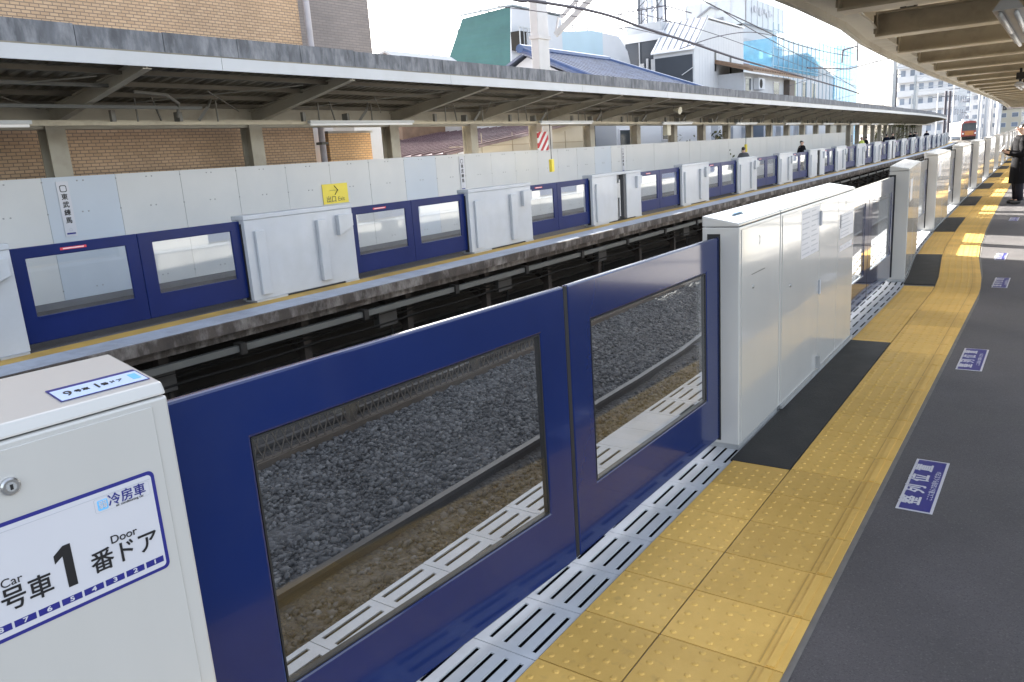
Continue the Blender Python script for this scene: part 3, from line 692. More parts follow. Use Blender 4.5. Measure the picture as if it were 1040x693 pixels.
MB().poly([(XT, *q) for q in ((-1.9165, .951), (-1.8995, .951), (-1.8995, 1.0375), (-1.913, 1.0375), (-1.9315, 1.0235), (-1.9315, 1.007), (-1.9165, 1.017))]).build('lettering', M_ink, sg)
T('番ドア', .049, M_ink, -1.803, .9735, .0006, sx=.93)
T('Door', .0235, M_ink, -1.801, 1.009, -.0001, sx=1.02)
T('号車', .049, M_ink, -1.985, .9735, .0006, sx=.93)
T('Car', .0235, M_ink, -2.006, 1.009, sx=1.02)
T('9', .118, M_ink, -2.10, .9945, .0022)
for i in range(11):
    y1 = -1.7315-.0413*i
    if y1-.036 < SL+.02: break
    MB().box(XP+.0019, XP+.0023, y1-.037, y1, .9195, .9325).build('number_box', M_bluel, sg)
    T(str(i+1), .0125, M_paper, y1-.0185, .9262, .0003, sx=1.5)
mb = MB().prism(rrect(-1.8435, -1.7335, 1.073, 1.1028, .004), XP+.0019, XP+.0022); mb.build('plate', M_greyprint, sg)
mb = MB().prism(rrect(-1.8428, -1.7342, 1.0737, 1.1021, .0035), XP+.00225, XP+.0025); mb.build('plate', M_paper, sg)
XT = XP+.0031
T('冷房車', .0262, M_bluel, -1.7795, 1.0895, .0003, sx=.97); T('air conditioning car', .0072, M_ink, -1.776, 1.0765)
MB().prism(rrect(-1.838, -1.818, 1.077, 1.0985, .003), XP+.0026, XP+.0029).build('emblem', M_cyan, sg)
XT = XP+.0034; T('弱', .017, M_paper, -1.828, 1.0877, .0003)
# sticker on the sloping top
tz = lambda x: 1.294+(XF-.012-x)*(.036/.228)
st = empty('top_sticker', (0, 0, 0)); st.parent = nh
xa = (0, 1, 0); ya = Vector((-1, 0, .158)).normalized()
def topq(x0, x1, y0, y1, h, nm, mm): MB().hexa([(x0, y0, tz(x0)+h), (x1, y0, tz(x1)+h), (x1, y1, tz(x1)+h), (x0, y1, tz(x0)+h), (x0, y0, tz(x0)+h+.0006), (x1, y0, tz(x1)+h+.0006), (x1, y1, tz(x1)+h+.0006), (x0, y1, tz(x0)+h+.0006)]).build(nm, mm, st)
x0, x1, y0, y1 = .036, .108, -1.848, -1.672
topq(x0, x1, y0, y1, .0012, 'border', M_bluel); topq(x0+.013, x1-.003, y0+.003, y1-.003, .002, 'panel', mat('pale_print', (.55, .66, .85), .3, 0, .02))
TT = lambda b, s, y, mm=M_ink, off=0., x=.079: text('lettering', b, s, mm, st, (x, y, tz(x)+.0032), xa, ya, 'CENTER', off)
TT('9', .034, y0+.026); TT('号車', .015, y0+.052); TT('1', .034, y0+.082, off=.0003); TT('番ドア', .015, y0+.112)
topq(.062, .092, y1-.026, y1-.010, .0028, 'emblem', M_cyan)

# first white housing pair behind the seam
XH = -1.384
ha = empty('gate_housing', (XH, 4.06, 0), 0, 'narrow white housing with door slot, left of the joint beside the navy door', 'gate housing', 'door housings of the near platform')
housing_body(ha, .742)
MB().box(.0003, .003, .035, .71, .05, 1.243).build('access_panel', M_white, ha, bevel=.001, seg=1)
mb = MB(); mb.box(-.175, -.103, -.004, -.0003, .05, 1.225); mb.build('door_slot', M_rubber, ha)
lock(ha, .225, .905); MB().box(.0032, .0038, .20, .44, .975, .979).build('panel_gap', M_ink, ha)
o = MB().box(.0032, .0038, .34, .345, 1.13, 1.18).build('mark', M_greyprint, ha)
o = MB().tube([(.0035, .345+.02*math.sin(t)-.02, 1.155+.025*math.cos(t)) for t in np.linspace(0, math.pi, 9)][::-1], .0016, 5).build('mark', M_greyprint, ha)
MB().box(-.13, -.11, .24, .42, 1.3095, 1.3103).build('top_print', M_cyan, ha)
hb = empty('gate_housing', (XH, 4.815, 0), 0, 'wide white housing with paper notices on its front', 'gate housing', 'door housings of the near platform')
housing_body(hb, 2.065)
def npanel(y0, y1, z0=.05, z1=1.243): MB().box(.0003, .003, y0-4.815, y1-4.815, z0, z1).build('access_panel', M_white, hb, bevel=.001, seg=1)
npanel(4.85, 5.75); npanel(5.757, 6.30); npanel(6.307, 6.85)
lock(hb, .21, .784); 
def notice(y0, y1, z0, z1, rows, cols=1):
    o = MB().box(.0032, .0038, y0-4.815, y1-4.815, z0, z1).build('notice', M_paper, hb)
    w = (y1-y0)/cols
    for c in range(cols):
        mb = MB()
        for i in range(rows):
            zz = z1-(z1-z0)*(i+.7)/(rows+.4); a = y0-4.815+w*c+.02; mb.box(.0039, .0043, a, a+(w-.04)*random.uniform(.55, 1), zz-.004, zz+.004)
        mb.build('print', M_greyprint, o)
notice(5.27, 5.73, .915, 1.235, 9, 2); notice(6.37, 6.83, .915, 1.105, 6, 1); notice(6.37, 6.80, .815, .862, 1, 3); notice(6.345, 6.40, 1.0, 1.1, 2)
MB().box(.0032, .0036, 6.37-4.815, 6.83-4.815, .822, .826).build('red_line', M_red, hb)
MB().box(.0032, .016, 5.735-4.815, 5.765-4.815, 1.09, 1.19).build('hinge', M_greyprint, hb); MB().box(.0032, .016, 5.735-4.815, 5.765-4.815, .60, .70).build('hinge', M_greyprint, hb)
MB().box(.0032, .03, 5.72-4.815, 5.75-4.815, .05, .14).build('latch', M_galv, hb)
MB().box(.0032, .0037, 6.54-4.815, 6.56-4.815, 1.15, 1.20).build('mark', M_ink, hb)
MB().box(.0, .02, .02, 2.05, .012, .034).build('kick_strip', M_galv, hb)

# further near housings and leaves
def make_near_housing(L):
    r = empty('gate_housing'); housing_body(r, L)
    MB().box(.0003, .003, .03, L*.48, .05, 1.243).build('access_panel', M_white, r, bevel=.001, seg=1)
    MB().box(.0003, .003, L*.49, L-.03, .05, 1.243).build('access_panel', M_white, r, bevel=.001, seg=1)
    MB().box(-.2035, -.137, -.003, -.0003, .05, 1.222).build('door_slot', M_rubber, r)
    MB().box(.0032, .0038, .2, .62, .9, 1.15).build('notice', M_paper, r)
    return r
def make_near_leaf(L):
    mg = mat('navy_gloss_polished', (.006, .014, .07), .1, 0, .1, 1.5, coat=1.); mg.node_tree.nodes['Principled BSDF'].inputs['Coat IOR'].default_value = 1.85
    r = empty('platform_gate'); ring(-.028, 0, 0, L, .06, 1.208, .165, L-.165, .335, 1.04, 'frame', mg, r, .006)
    MB().box(-.014, -.006, .16, L-.16, .33, 1.045).build('glass_pane', M_glass, r)
    return r
protoH, protoHL, protoL = make_near_housing(2.32), make_near_housing(2.8), make_near_leaf(1.46)
useds = set()
def place(proto, f, X, y, label, cat, group, z=0):
    o = proto if proto.name not in useds else copy_tree(proto)
    useds.add(proto.name)
    o.location = (X+f(y), y, z); o.rotation_euler = (0, 0, math.atan2(-(f(y+2.2)-f(y)), 2.2)); tag(o, label, cat, group); return o
for i, (a, b) in enumerate(DOORY[2:]):
    y = a
    place(protoH if b-a < 2.5 else protoHL, sh, XH, a, 'plain white housing on the near platform, %s after the one with notices' % NTH[i], 'gate housing', 'door housings of the near platform')
    pa = DOORY[1+i][1]; gap = a-pa
    for j, yy in ((0, pa-.02), (1, a-gap/2+.01)):
        o = place(protoL, sh, SX, yy, '%s navy door leaf in the %s opening beyond the notices' % (('nearer', 'farther')[j], NTH[i]), 'platform gate', 'navy door leaves of the near platform')
        t_ = (yy-pa)/gap; o.location.x = SX+sh(pa)*(1-t_)+sh(a)*t_; o.rotation_euler.z = math.atan2(-(sh(a)-sh(pa)), gap); o.scale = (1, (gap/2-.004+.02)/1.46, 1)

# --- far side
def far_housing(L, recess=False):
    r = empty('gate_housing'); H = 1.31
    if recess:
        a, b = L*.48, L*.68
        MB().box(-.28, 0, 0, a, .03, H-.07).build('body', M_whitef, r, bevel=.006); MB().box(-.28, 0, b, L, .03, H-.07).build('body', M_whitef, r, bevel=.006)
        MB().box(-.28, -.16, a+.001, b-.001, .03, H-.07).build('recess', mat('recess_grey', (.3, .3, .3), .6), r)
        mb = MB(); mb.box(-.158, -.06, a+.06, a+.3, .62, 1.02); mb.box(-.158, -.09, a+.1, a+.2, .2, .6); mb.tube([(-.12, a+.36, .1), (-.12, a+.36, 1.1)], .03); mb.build('equipment', M_galv, r)
        MB().box(-.158, -.02, b-.14, b-.003, .06, H-.09).build('dark_channel', mat('channel_grey', (.07, .07, .075), .6), r)
    else:
        MB().box(-.28, 0, 0, L, .03, H-.07).build('body', M_whitef, r, bevel=.006)
    MB().box(-.285, .012, -.006, L+.006, H-.068, H).build('top_cap', M_whitef, r, bevel=.008)
    MB().box(.0005, .05, .14, .30, .10, H-.24).build('rib', M_whitef, r, bevel=.008)
    if not recess: MB().box(.0005, .07, L*.62, L*.62+.17, .12, H-.20).build('rib', M_whitef, r, bevel=.008)
    mb = MB(); a = L-.36
    mb.prism([(a, H-.16), (L-.06, H-.16), (L-.06, H-.36), (a, H-.50)], .0005, .08, 'x'); mb.build('bracket', M_whitef, r, bevel=.006)
    MB().box(-.25, .03, .02, L*.28, 0, .03).build('foot', M_galv, r); MB().box(-.25, .03, L*.85, L-.02, 0, .03).build('foot', M_galv, r)
    mb = MB(); mb.box(-.20, .01, L*.281, L*.849, .004, .029); mb.build('base_gap', M_rubber, r)
    MB().box(-.17, -.07, -.012, -.0006, .04, H-.12).build('door_slot', M_rubber, r)
    return r
def far_leaf(L, sign):
    r = empty('platform_gate'); ring(-.032, 0, 0, L, .085, 1.235, .20, L-.17, .40, 1.10, 'frame', M_bluef, r, .01)
    MB().box(-.030, -.020, .195, L-.165, .395, 1.105).build('glass_pane', M_glass, r)
    mb = MB(); mb.box(-.006, .012, .22, L-.19, .375, .399); mb.build('sill', M_bluef, r)
    if sign:
        MB().box(.0005, .003, L*.38, L*.58, 1.15, 1.18).build('red_label', M_red, r); MB().box(.0031, .0036, L*.40, L*.56, 1.158, 1.172).build('print', mat('label_print', (.8, .6, .6), .5), r)
    return r
FH, FHL, FLa, FLb = far_housing(2.05), far_housing(2.85, True), far_leaf(1.60, True), far_leaf(1.60, False)
FC = [(1.7, 4.0), (7.2, 9.38), (12.62, 14.67), (17.8, 20.65), (23.65, 25.7), (28.95, 31.1), (34.1, 36.1), (39.0, 41.85)]
y = 44.4
while y < 112:
    k = len(FC) % 4; L_ = 2.85 if k == 3 else 2.05; FC.append((y, y+L_)); y += L_+3.15 if k == 3 else 5.25
XFH = -9.895
for i, (a, b) in enumerate(FC):
    lab = 'grey-white housing on the far platform, %s from the left' % NTH[i]
    if i == 0: lab = 'grey-white housing on the far platform, cut off by the left edge'
    o = place(FHL if b-a > 2.5 else FH, sf, XFH, a, lab, 'gate housing', 'door housings of the far platform', FZ)
    if b-a <= 2.5 and abs((b-a)-2.05) > .02: o.scale = (1, (b-a)/2.05, 1)
    if i+1 < len(FC):
        n = FC[i+1][0]; g = (n-b)/2
        for j, pr in ((0, FLa), (1, FLb)):
            o = place(pr, sf, XFH-.10, b-.005+j*(g+.004)-.0, '%s navy door leaf of the %s far-platform doorway from the left' % (('left', 'right')[j], NTH[i]), 'platform gate', 'navy door leaves of the far platform', FZ)
            if o.location.y > 6: o.scale = (1, g/1.60, 1)
for o in (FLa, FLb): pass

# ------------------------------------------------------------------ signs and fittings on the far platform
XW = -13.19
def wall_sign_vertical(y, label, z1=1.80, z0=.92):
    d = sf(y)
    r = empty('station_sign', (XW+d, y, (z0+z1)/2), 0, label, 'sign', 'vertical name signs on the white wall')
    h = (z1-z0)/2; w = .095
    MB().box(0, .006, -w, w, -h, h).build('board', M_paper, r)
    mb = MB(); mb.prism(rrect(-.055, .055, h-.17, h-.06, .03), .0062, .008); mb.build('mark', M_ink, r); MB().prism(rrect(-.042, .042, h-.157, h-.073, .022), .0081, .009).build('mark', M_paper, r)
    for i, c in enumerate('東武練馬'): text('lettering', c, .105, M_ink, r, (.008, 0, h-.25-.125*i), (0, 1, 0), (0, 0, 1), off=.003)
    MB().box(.0062, .008, -.07, .07, -h+.035, -h+.062).build('blue_bar', M_bluel, r)
    text('lettering', '⌂', .07, M_greyprint, r, (.008, 0, -h+.11), (0, 1, 0), (0, 0, 1))
wall_sign_vertical(6.30, 'narrow white vertical station name sign on the wall above the left navy doors')
wall_sign_vertical(16.65, 'second narrow vertical station name sign on the white wall, mid picture')
wall_sign_vertical(26.1, 'third narrow vertical station name sign on the white wall, before a grey house')
r = empty('exit_sign', (XW, 12.08, 1.18), 0, 'yellow exit sign with black arrow on the white wall', 'sign')
MB().box(0, .01, -.37, .37, -.215, .215).build('board', M_sun_y, r)
mb = MB(); mb.bar((.013, -.16, .075), (.013, .06, .075), .028, .006); mb.bar((.013, -.03, .175), (.013, .07, .07), .028, .006); mb.bar((.0135, -.03, -.025), (.0135, .07, .08), .028, .006); mb.build('arrow', M_ink, r)
text('lettering', '出口', .15, M_ink, r, (.012, -.14, -.125), (0, 1, 0), (0, 0, 1), off=.001); text('lettering', 'Exit', .13, M_ink, r, (.012, .15, -.125), (0, 1, 0), (0, 0, 1))
# red and white striped board round a post, hanging yellow devices, camera box
r = empty('striped_board', (-13.2, 20.75, 2.12), 0, 'red and white diagonally striped board wrapped on a canopy post', 'warning board')
m, N, L, P = nt('red_white_stripes'); P.inputs['Roughness'].default_value = .5
tc = N.new('ShaderNodeTexCoord'); w_ = N.new('ShaderNodeTexWave'); w_.bands_direction = 'DIAGONAL'; w_.inputs['Scale'].default_value = 2.1
mpn = N.new('ShaderNodeMapping'); mpn.inputs['Scale'].default_value = (0, 1, -1); L.new(tc.outputs['Object'], mpn.inputs[0]); L.new(mpn.outputs[0], w_.inputs[0])
cr = N.new('ShaderNodeValToRGB'); cr.color_ramp.interpolation = 'CONSTANT'; cr.color_ramp.elements[0].color = (.75, .75, .75, 1); cr.color_ramp.elements[1].position = .5; cr.color_ramp.elements[1].color = (.5, .02, .03, 1)
L.new(w_.outputs[0], cr.inputs[0]); L.new(cr.outputs[0], P.inputs['Base Color'])
MB().box(-.02, .03, -.28, .28, -.28, .28).build('board', m, r)
for y, X, lab in ((19.75, -12.3, 'yellow pendant switch box hanging from the far canopy beside the striped board'), (37.0, -12.3, 'yellow pendant switch box hanging farther along the far canopy')):
    r = empty('pendant_switch', (X+sf(y), y, 1.4), 0, lab, 'switch box', 'pendant switches under the far canopy')
    MB().box(-.05, .05, -.07, .07, -.19, .17).build('box', M_sun_y, r, bevel=.01); MB().tube([(0, 0, .17), (0, 0, 1.2)], .012, 6).build('cord', M_rubber, r)
r = empty('speaker_box', (-12.6, 28.7, 2.36), 0, 'cream box fitting on the far canopy post before a charcoal house', 'box')
MB().box(-.1, .1, -.17, .17, -.24, .2).build('case', mat('cream_case', (.6, .56, .44), .5), r, bevel=.02); MB().bar((0, 0, .2), (0, 0, .4), .03).build('bracket', M_pipe, r)
r = empty('loudspeaker', (-11.6, 27.3, 2.98), 0, 'small pale horn loudspeaker under the far canopy', 'loudspeaker')
MB().tube([(-.1, 0, 0), (.0, -.02, -.02), (.16, -.05, -.05)], [.05, .06, .13], 12).build('horn', mat('cream_case', (.6, .56, .44)), r); MB().bar((-.1, 0, 0), (-.1, 0, .16), .03).build('bracket', M_pipe, r)

# ------------------------------------------------------------------ near canopy
nc = empty('platform_canopy', (0, 0, 0), 0, 'canopy over the near platform with beige beams, upper right', 'canopy')
CE = -2.2; NE = 74
def nribbon(mb, x0, x1, z0, z1, y0=2.2, y1=NE, step=2.): return ribbon(mb, sh, x0, x1, z0, z1, y0, y1, step)
mb = MB(); nribbon(mb, CE-.03, CE, 2.90, 3.06); mb.build('fascia', mat('fascia_lilac', (.55, .54, .56), .5, 0, .04), nc)
mb = MB(); nribbon(mb, CE+.003, CE+.05, 2.885, 3.239); nribbon(mb, CE+.051, CE+.28, 2.96, 2.985); mb.build('edge_beam', M_olive2, nc)
by = 11.25-2.66*3
while by < NE:
    d = sh(by); mb = MB()
    mb.box(CE+.285+d, 1.5+d, by-.17, by+.17, 2.86, 2.885); mb.box(CE+.285+d, 1.5+d, by-.02, by+.02, 2.886, 3.13); mb.box(CE+.285+d, 1.5+d, by-.17, by+.17, 3.131, 3.15)
    mb.box(CE+.286+d, CE+.30+d, by-.16, by+.16, 2.887, 3.13); mb.box(CE+.26+d, CE+.275+d, by-.13, by+.13, 2.90, 3.12)
    mb.build('cross_beam', M_olive, nc); by += 2.66
mb = MB()
for x in (-1.55, -.7, .2, 1.1): nribbon(mb, x-.04, x+.04, 3.152, 3.235)
mb.build('purlins', M_olive2, nc)
mb = MB(); nribbon(mb, CE+.05, 1.6, 3.24, 3.27); mb.build('roof_deck', mat('deck_beige', (.55, .48, .36), .6, 0, .15, 1.5, dirt=(.12, .09, .06), damt=.5), nc)
mb = MB()
for k in range(-3, 26):
    y = 11.25+2.66*k; d = sh(y)
    mb.bar((CE+.5+d, y+.2, 3.145), (CE+2.4+d, y+2.5, 3.145), .018)
    for x in (-1.55, -.7): mb.box(x-.09+d, x+.09+d, y-.2, y-.1, 3.152, 3.21); mb.box(x+.045+d, x+.05+d, y-.12, y+.12, 3.1505, 3.20)
mb.build('tie_rods', mat('rod_dark', (.06, .05, .04), .6), nc)
for y in (3.3, 11.2, 19.2, 27.2, 35.1, 43.1, 51.1, 59, 67): d = sh(y); MB().box(1.1+d, 1.32+d, y-.11, y+.11, 0, 2.86).build('post', M_olive2, nc)
for i, (y, l) in enumerate(((8.7, 1.55), (22.6, 1.3))):
    d = sh(y)
    r = empty('tube_lamp', (-.43+d, y, 2.5), 0, ('twin white tube lamp hanging under the near canopy, top right corner', 'farther tube lamp under the near canopy, dark against the beams')[i], 'lamp')
    mb = MB(); mb.prism([(-.10, .02), (.10, .02), (.05, .09), (-.05, .09)], -l, l, 'y'); mb.build('housing', mat('lamp_housing', (.33, .33, .33), .45), r)
    for s in (-.05, .05):
        for a in (-l+.05, .02): MB().tube([(s, a, -.005), (s, a+l-.07, -.005)], .018, 8).build('tube', mat('tube_unlit', (.6, .6, .6), .3), r, True)
    mb = MB(); mb.bar((0, -l*.7, .09), (0, -l*.7, .4), .05); mb.box(-.08, .08, -l*.7-.15, -l*.7+.15, .16, .30); mb.build('hanger', M_dark, r); MB().bar((0, l*.7, .09), (0, l*.7, .4), .05).build('hanger', M_dark, r)

# ------------------------------------------------------------------ buildings
BR1 = brick_mat('tan_brick_tiles', (.44, .285, .165), (.53, .355, .215), (.21, .15, .105), .15, .058, .008)
BR2 = brick_mat('orange_brick_tiles_sunlit', (.55, .33, .15), (.64, .40, .20), (.3, .2, .12), .15, .055, .008)  # brighter than the tan brick: sunlight put into the tile colour
GT = brick_mat('grey_brown_tiles', (.20, .172, .165), (.23, .198, .188), (.15, .135, .13), .23, .062, .007)
M_green = corr_mat('green_sheet', (.024, .092, .09), 'Z', .5, .5, dirt=(.035, .12, .115), amt=.4)
M_offw = mat('house_white', (.50, .51, .535), .6, 0, .05, .7, dirt=(.5, .5, .5), damt=.3)
M_cream = mat('house_cream', (.44, .40, .32), .65, 0, .06, .6, dirt=(.4, .36, .3), damt=.3)
M_char = mat('house_charcoal', (.035, .042, .055), .55, 0, .15, .8)
M_lblue = mat('sheet_pale_blue', (.34, .46, .53), .4, 0, .05, .5)
M_maroon = mat('roof_maroon', (.085, .05, .058), .35, 0, .15, .8, dirt=(.2, .15, .15), damt=.4)
M_tileb = mat('roof_tile_blue', (.022, .05, .14), .3, 0, .25, 3, coat=.3)
M_tilebr = mat('roof_tile_brown', (.17, .105, .065), .5, 0, .25, 3)
M_hgrey = mat('house_grey', (.42, .43, .45), .6, 0, .06, .6, dirt=(.28, .28, .28), damt=.3)
M_net = mat('blue_net', (.12, .38, .56), .7, 0, .12, 1.2, dirt=(.25, .55, .72), dscale=.6, damt=.5)
M_netl = mat('pale_net', (.35, .66, .78), .7, 0, .12, 1.2)
for q_ in (M_net, M_netl): q_.node_tree.nodes['Principled BSDF'].inputs['Alpha'].default_value = .5
def window(par, x, y0, y1, z0, z1, face='x', pane=M_win, fr=M_paper, t=.05):
    """framed window on a +x wall at x (y0..y1) or on a -y wall at y=x (x range y0..y1)"""
    if face == 'x':
        o = MB().box(x, x+t, y0, y1, z0, z1).build('window', fr, par); MB().box(x+t, x+t+.012, y0+.06, y1-.06, z0+.06, z1-.06).build('pane', pane, o)
    else:
        o = MB().box(y0, y1, x-t, x, z0, z1).build('window', fr, par); MB().box(y0+.06, y1-.06, x-t-.012, x-t, z0+.06, z1-.06).build('pane', pane, o)
    return o
# brick building
b = empty('brick_building', (-14.2, 0, 0), 0, 'tall tan brick-tiled building rising behind the far canopy at the left', 'building')
MB().box(-9, 0, -22, 12.55, -1.6, 21).build('wall', BR1, b)
mb = MB(); mb.box(-9.2, .15, -22, 12.7, 21, 21.5); mb.build('parapet', M_conc, b)
for z in (6.5, 9.7, 12.9, 16.1):
    for y in (-3, 2, 7): window(b, .0, y, y+1.7, z, z+1.3)
r = empty('drain_pipe', (-14.12, 12.72, 0), 0, 'pale vertical drain pipe between the tan and the grey tiled walls', 'pipe')
mb = MB(); mb.tube([(0, 0, -1.6), (0, 0, 20)], .075, 12); mb.build('pipe', mat('pipe_lilac', (.5, .48, .52), .5), r, True)
for z in (2.3, 4.3, 6.5, 9): MB().box(-.1, .09, -.1, .1, z-.03, z+.03).build('clamp', M_pipe, r)
b = empty('tiled_tower', (-14.6, 12.9, 0), 0, 'tall grey-brown tiled block at the right end of the brick building', 'building')
MB().box(-9, 0, 0, 2.27, 3.55, 21).build('wall', GT, b); MB().box(-9.1, .1, .0, 2.35, 21, 21.4).build('parapet', M_conc, b)
MB().box(-9, -.6, .05, 1.2, -1.6, 3.548).build('base', M_hgrey, b)
for z in (7, 10, 13): window(b, 0, .6, 1.6, z, z+1.2)
b = empty('brick_wall', (-14.1, 12.9, 0), 0, 'low orange brick wall in painted sunlit colour, seen just under the far canopy', 'wall')
MB().box(-.25, 0, 0, 1.38, -1.6, 2.52).build('wall', BR2, b); MB().box(-.3, .04, -.02, 1.42, 2.522, 2.57).build('coping', M_conc, b)

# maroon shed-roofed house just behind the wall
b = empty('low_house', (0, 0, 0), 0, 'low cream house with maroon metal shed roof behind the white wall', 'house')
x1, x0 = -15., -25.; ya_, yb_ = 18.3, 26.6; za_, zb_ = 1.93, 2.86
mb = MB(); mb.prism([(ya_, -1.6), (yb_, -1.6), (yb_, zb_-.03), (ya_, za_-.03)], x0, x1, 'x'); mb.build('wall', M_cream, b)
mb = MB(); mb.prism([(ya_-.3, za_-.06), (yb_+.1, zb_), (yb_+.1, zb_+.06), (ya_-.3, za_)], x0-.2, x1+.22, 'x')
sl = (zb_-za_)/(yb_-ya_)
x = x0
while x < x1+.2: mb.hexa([(x, ya_-.3, za_-.01), (x+.04, ya_-.3, za_-.01), (x+.04, yb_, zb_+.05), (x, yb_, zb_+.05), (x, ya_-.3, za_+.05), (x+.04, ya_-.3, za_+.05), (x+.04, yb_, zb_+.11), (x, yb_, zb_+.11)]); x += .42
mb.build('roof', M_maroon, b)
mb = MB()
for y in (20, 21.7, 23.4, 25.1): mb.box(x1+.001, x1+.012, y, y+.03, 1.0, 2.5)
mb.box(x1+.001, x1+.012, 18.4, 26.4, 2.1, 2.12); mb.build('siding_joint', mat('joint_brown', (.3, .26, .2), .7), b)
window(b, x1, 18.75, 19.15, 1.9, 2.02)
b = empty('white_house', (0, 0, 0), 0, 'white house with tall dark windows above the maroon roof', 'house')
MB().box(-40, -17.5, 27.2, 34, -1.6, 4.0).build('wall', M_offw, b)
for xx in (-36.5, -33.5, -30.5, -27.2, -24.2, -21.4): window(b, 27.2, xx, xx+.75, 1.4, 3.7, 'y', M_char, M_hgrey)
b = empty('grey_outhouse', (0, 0, 0), 0, 'plain grey outhouse wall between the orange wall and the maroon roof', 'outhouse')
MB().box(-24.5, -16.2, 15.8, 17.0, -1.6, 3.25).build('wall', mat('wall_dove', (.42, .42, .42), .7, 0, .05), b); MB().box(-24.6, -16.1, 15.7, 17.1, 3.25, 3.32).build('roof', M_hgrey, b)

# green mansard block
b = empty('green_building', (0, 0, 0), 0, 'building with big teal-green sloping side and pale end wall behind the canopy', 'building')
Y0, X1 = 39.3, -27.
mb = MB(); P_ = lambda x, y, z: (x, y, z)
mb.hexa([(-32.3, Y0, 6.5), (X1, Y0, 6.5), (X1, Y0+6, 6.5), (-32.3, Y0+6, 6.5), (-30.6, Y0+.5, 10.05), (X1, Y0+.5, 10.2), (X1, Y0+6, 10.2), (-30.6, Y0+6, 10.05)])
mb.build('sloping_side', M_green, b)
mb = MB(); mb.hexa([(X1+.001, Y0+.05, 6.6), (X1+.08, Y0+.05, 6.6), (X1+.08, Y0+6, 6.6), (X1+.001, Y0+6, 6.6), (X1+.001, Y0+.45, 10.15), (X1+.08, Y0+.45, 10.15), (X1+.08, Y0+6, 10.15), (X1+.001, Y0+6, 10.15)]); mb.build('end_wall', M_offw, b)
mb = MB(); mb.box(-30.7, X1+.15, Y0+.42, Y0+.55, 10.2, 10.3); mb.box(X1-.02, X1+.15, Y0+.551, Y0+6, 10.2, 10.3); mb.build('roof_trim', mat('trim_grey', (.25, .28, .3), .5), b)
MB().box(-31.5, X1-.02, Y0+.1, Y0+5.9, -1.6, 6.49).build('lower_wall', M_offw, b)
o = MB().box(X1+.081, X1+.7, Y0+.2, Y0+3.1, 7.75, 8.75).build('balcony', M_dark, b); 
mb = MB()
for k in range(8): mb.bar((X1+.72, Y0+.2+k*.41, 7.7), (X1+.72, Y0+.2+k*.41, 8.95), .05)
mb.bar((X1+.72, Y0+.15, 8.95), (X1+.72, Y0+3.15, 8.95), .07); mb.build('balcony_rail', M_galv, o)
MB().box(X1+.701, X1+.715, Y0+.9, Y0+2.2, 7.85, 8.7).build('pane', M_hgrey, o)
mb = MB()
for k in range(9): mb.bar((-34.5, Y0+7+k*2, 10.6), (-34.5, Y0+7+k*2, 11.9), .05)
for z in (11.2, 11.9): mb.bar((-34.5, Y0+7, z), (-34.5, Y0+23, z), .06)
mb.build('roof_rail', M_wire, b); MB().box(-35.4, -34.3, Y0+6.01, Y0+24, -1.6, 10.6).build('rear_block', M_hgrey, b)
mb = MB(); mb.bar((-33.4, Y0-.5, 6.4), (-33.4, Y0-.5, 8.6), .07); mb.bar((-33.4, Y0-.5, 8.6), (-31.6, Y0+.3, 8.9), .06); mb.bar((-33.4, Y0-.5, 8.1), (-31.6, Y0+.3, 8.3), .05); mb.build('side_rail', M_wire, b)

# tiny gabled house and its flat neighbour
b = empty('gabled_shed', (0, 0, 0), 0, 'tiny brown gable roof peeping over the parapet below the green side', 'shed')
c0 = onx(408, 66, -22); yy = c0.y
mb = MB(); mb.prism([(-25.2, 5.75), (-22.3, 5.45), (-22.3, -1.6), (-25.2, -1.6)], yy, yy+4, 'y'); mb.build('wall', M_tilebr, b)
e0 = ony(383, 61, yy); e1 = ony(394, 54.5, yy); e2 = ony(408, 64, yy)
mb = MB(); mb.prism([(e0.x, e0.z), (e1.x, e1.z), (e2.x, e2.z), (e2.x, e2.z-.8), (e0.x, e0.z-.8)], yy-.06, yy+.0, 'y'); mb.build('gable', mat('gable_tan', (.35, .22, .12), .7), b)
mb = MB(); mb.prism([(e0.x-.1, e0.z), (e1.x, e1.z+.02), (e1.x, e1.z+.12), (e0.x-.1, e0.z+.1)], yy-.2, yy+4, 'y'); mb.prism([(e1.x+.001, e1.z+.02), (e2.x+.1, e2.z-.05), (e2.x+.1, e2.z+.05), (e1.x+.001, e1.z+.12)], yy-.2, yy+4, 'y'); mb.build('roof', M_hgrey, b)

# blue glazed-tile roof
b = empty('tiled_house', (0, 0, 0), 0, 'house with shiny blue tiled roof behind the white mast', 'house')
RY0, RY1, RX, RZ = 31.0, 39.0, -20.5, 6.3; EX, EZ = -15.6, 4.15
mb = MB(); A, B = Vector((RX, RY0, RZ)), Vector((RX, RY1, RZ)); C_, D_ = Vector((EX, RY0-.2, EZ)), Vector((EX, RY1+4.2, EZ)); E_, F_ = Vector((-25, RY0-.2, EZ)), Vector((-25, RY1+4.2, EZ))
dz = Vector((0, 0, -.12))
mb.poly([A, C_, D_, B]); mb.poly([B, D_, F_]); mb.poly([A, B, F_, E_]); mb.poly([A+dz, B+dz, D_+dz, C_+dz]); mb.poly([A, A+dz, C_+dz, C_]); mb.poly([C_, C_+dz, D_+dz, D_]); mb.poly([A, E_, E_+dz, A+dz])
n = 26
for k in range(n+1):        # round tile rows running down the slope
    t = k/n; y = RY0+t*(RY1+4.2-RY0); top = A.lerp(B, min(1, (y-RY0)/(RY1-RY0))) if y <= RY1 else B.lerp(D_, (y-RY1)/4.2)
    mb.tube([top+Vector((0, 0, .02)), Vector((EX, y, EZ+.02))], .15, 6)
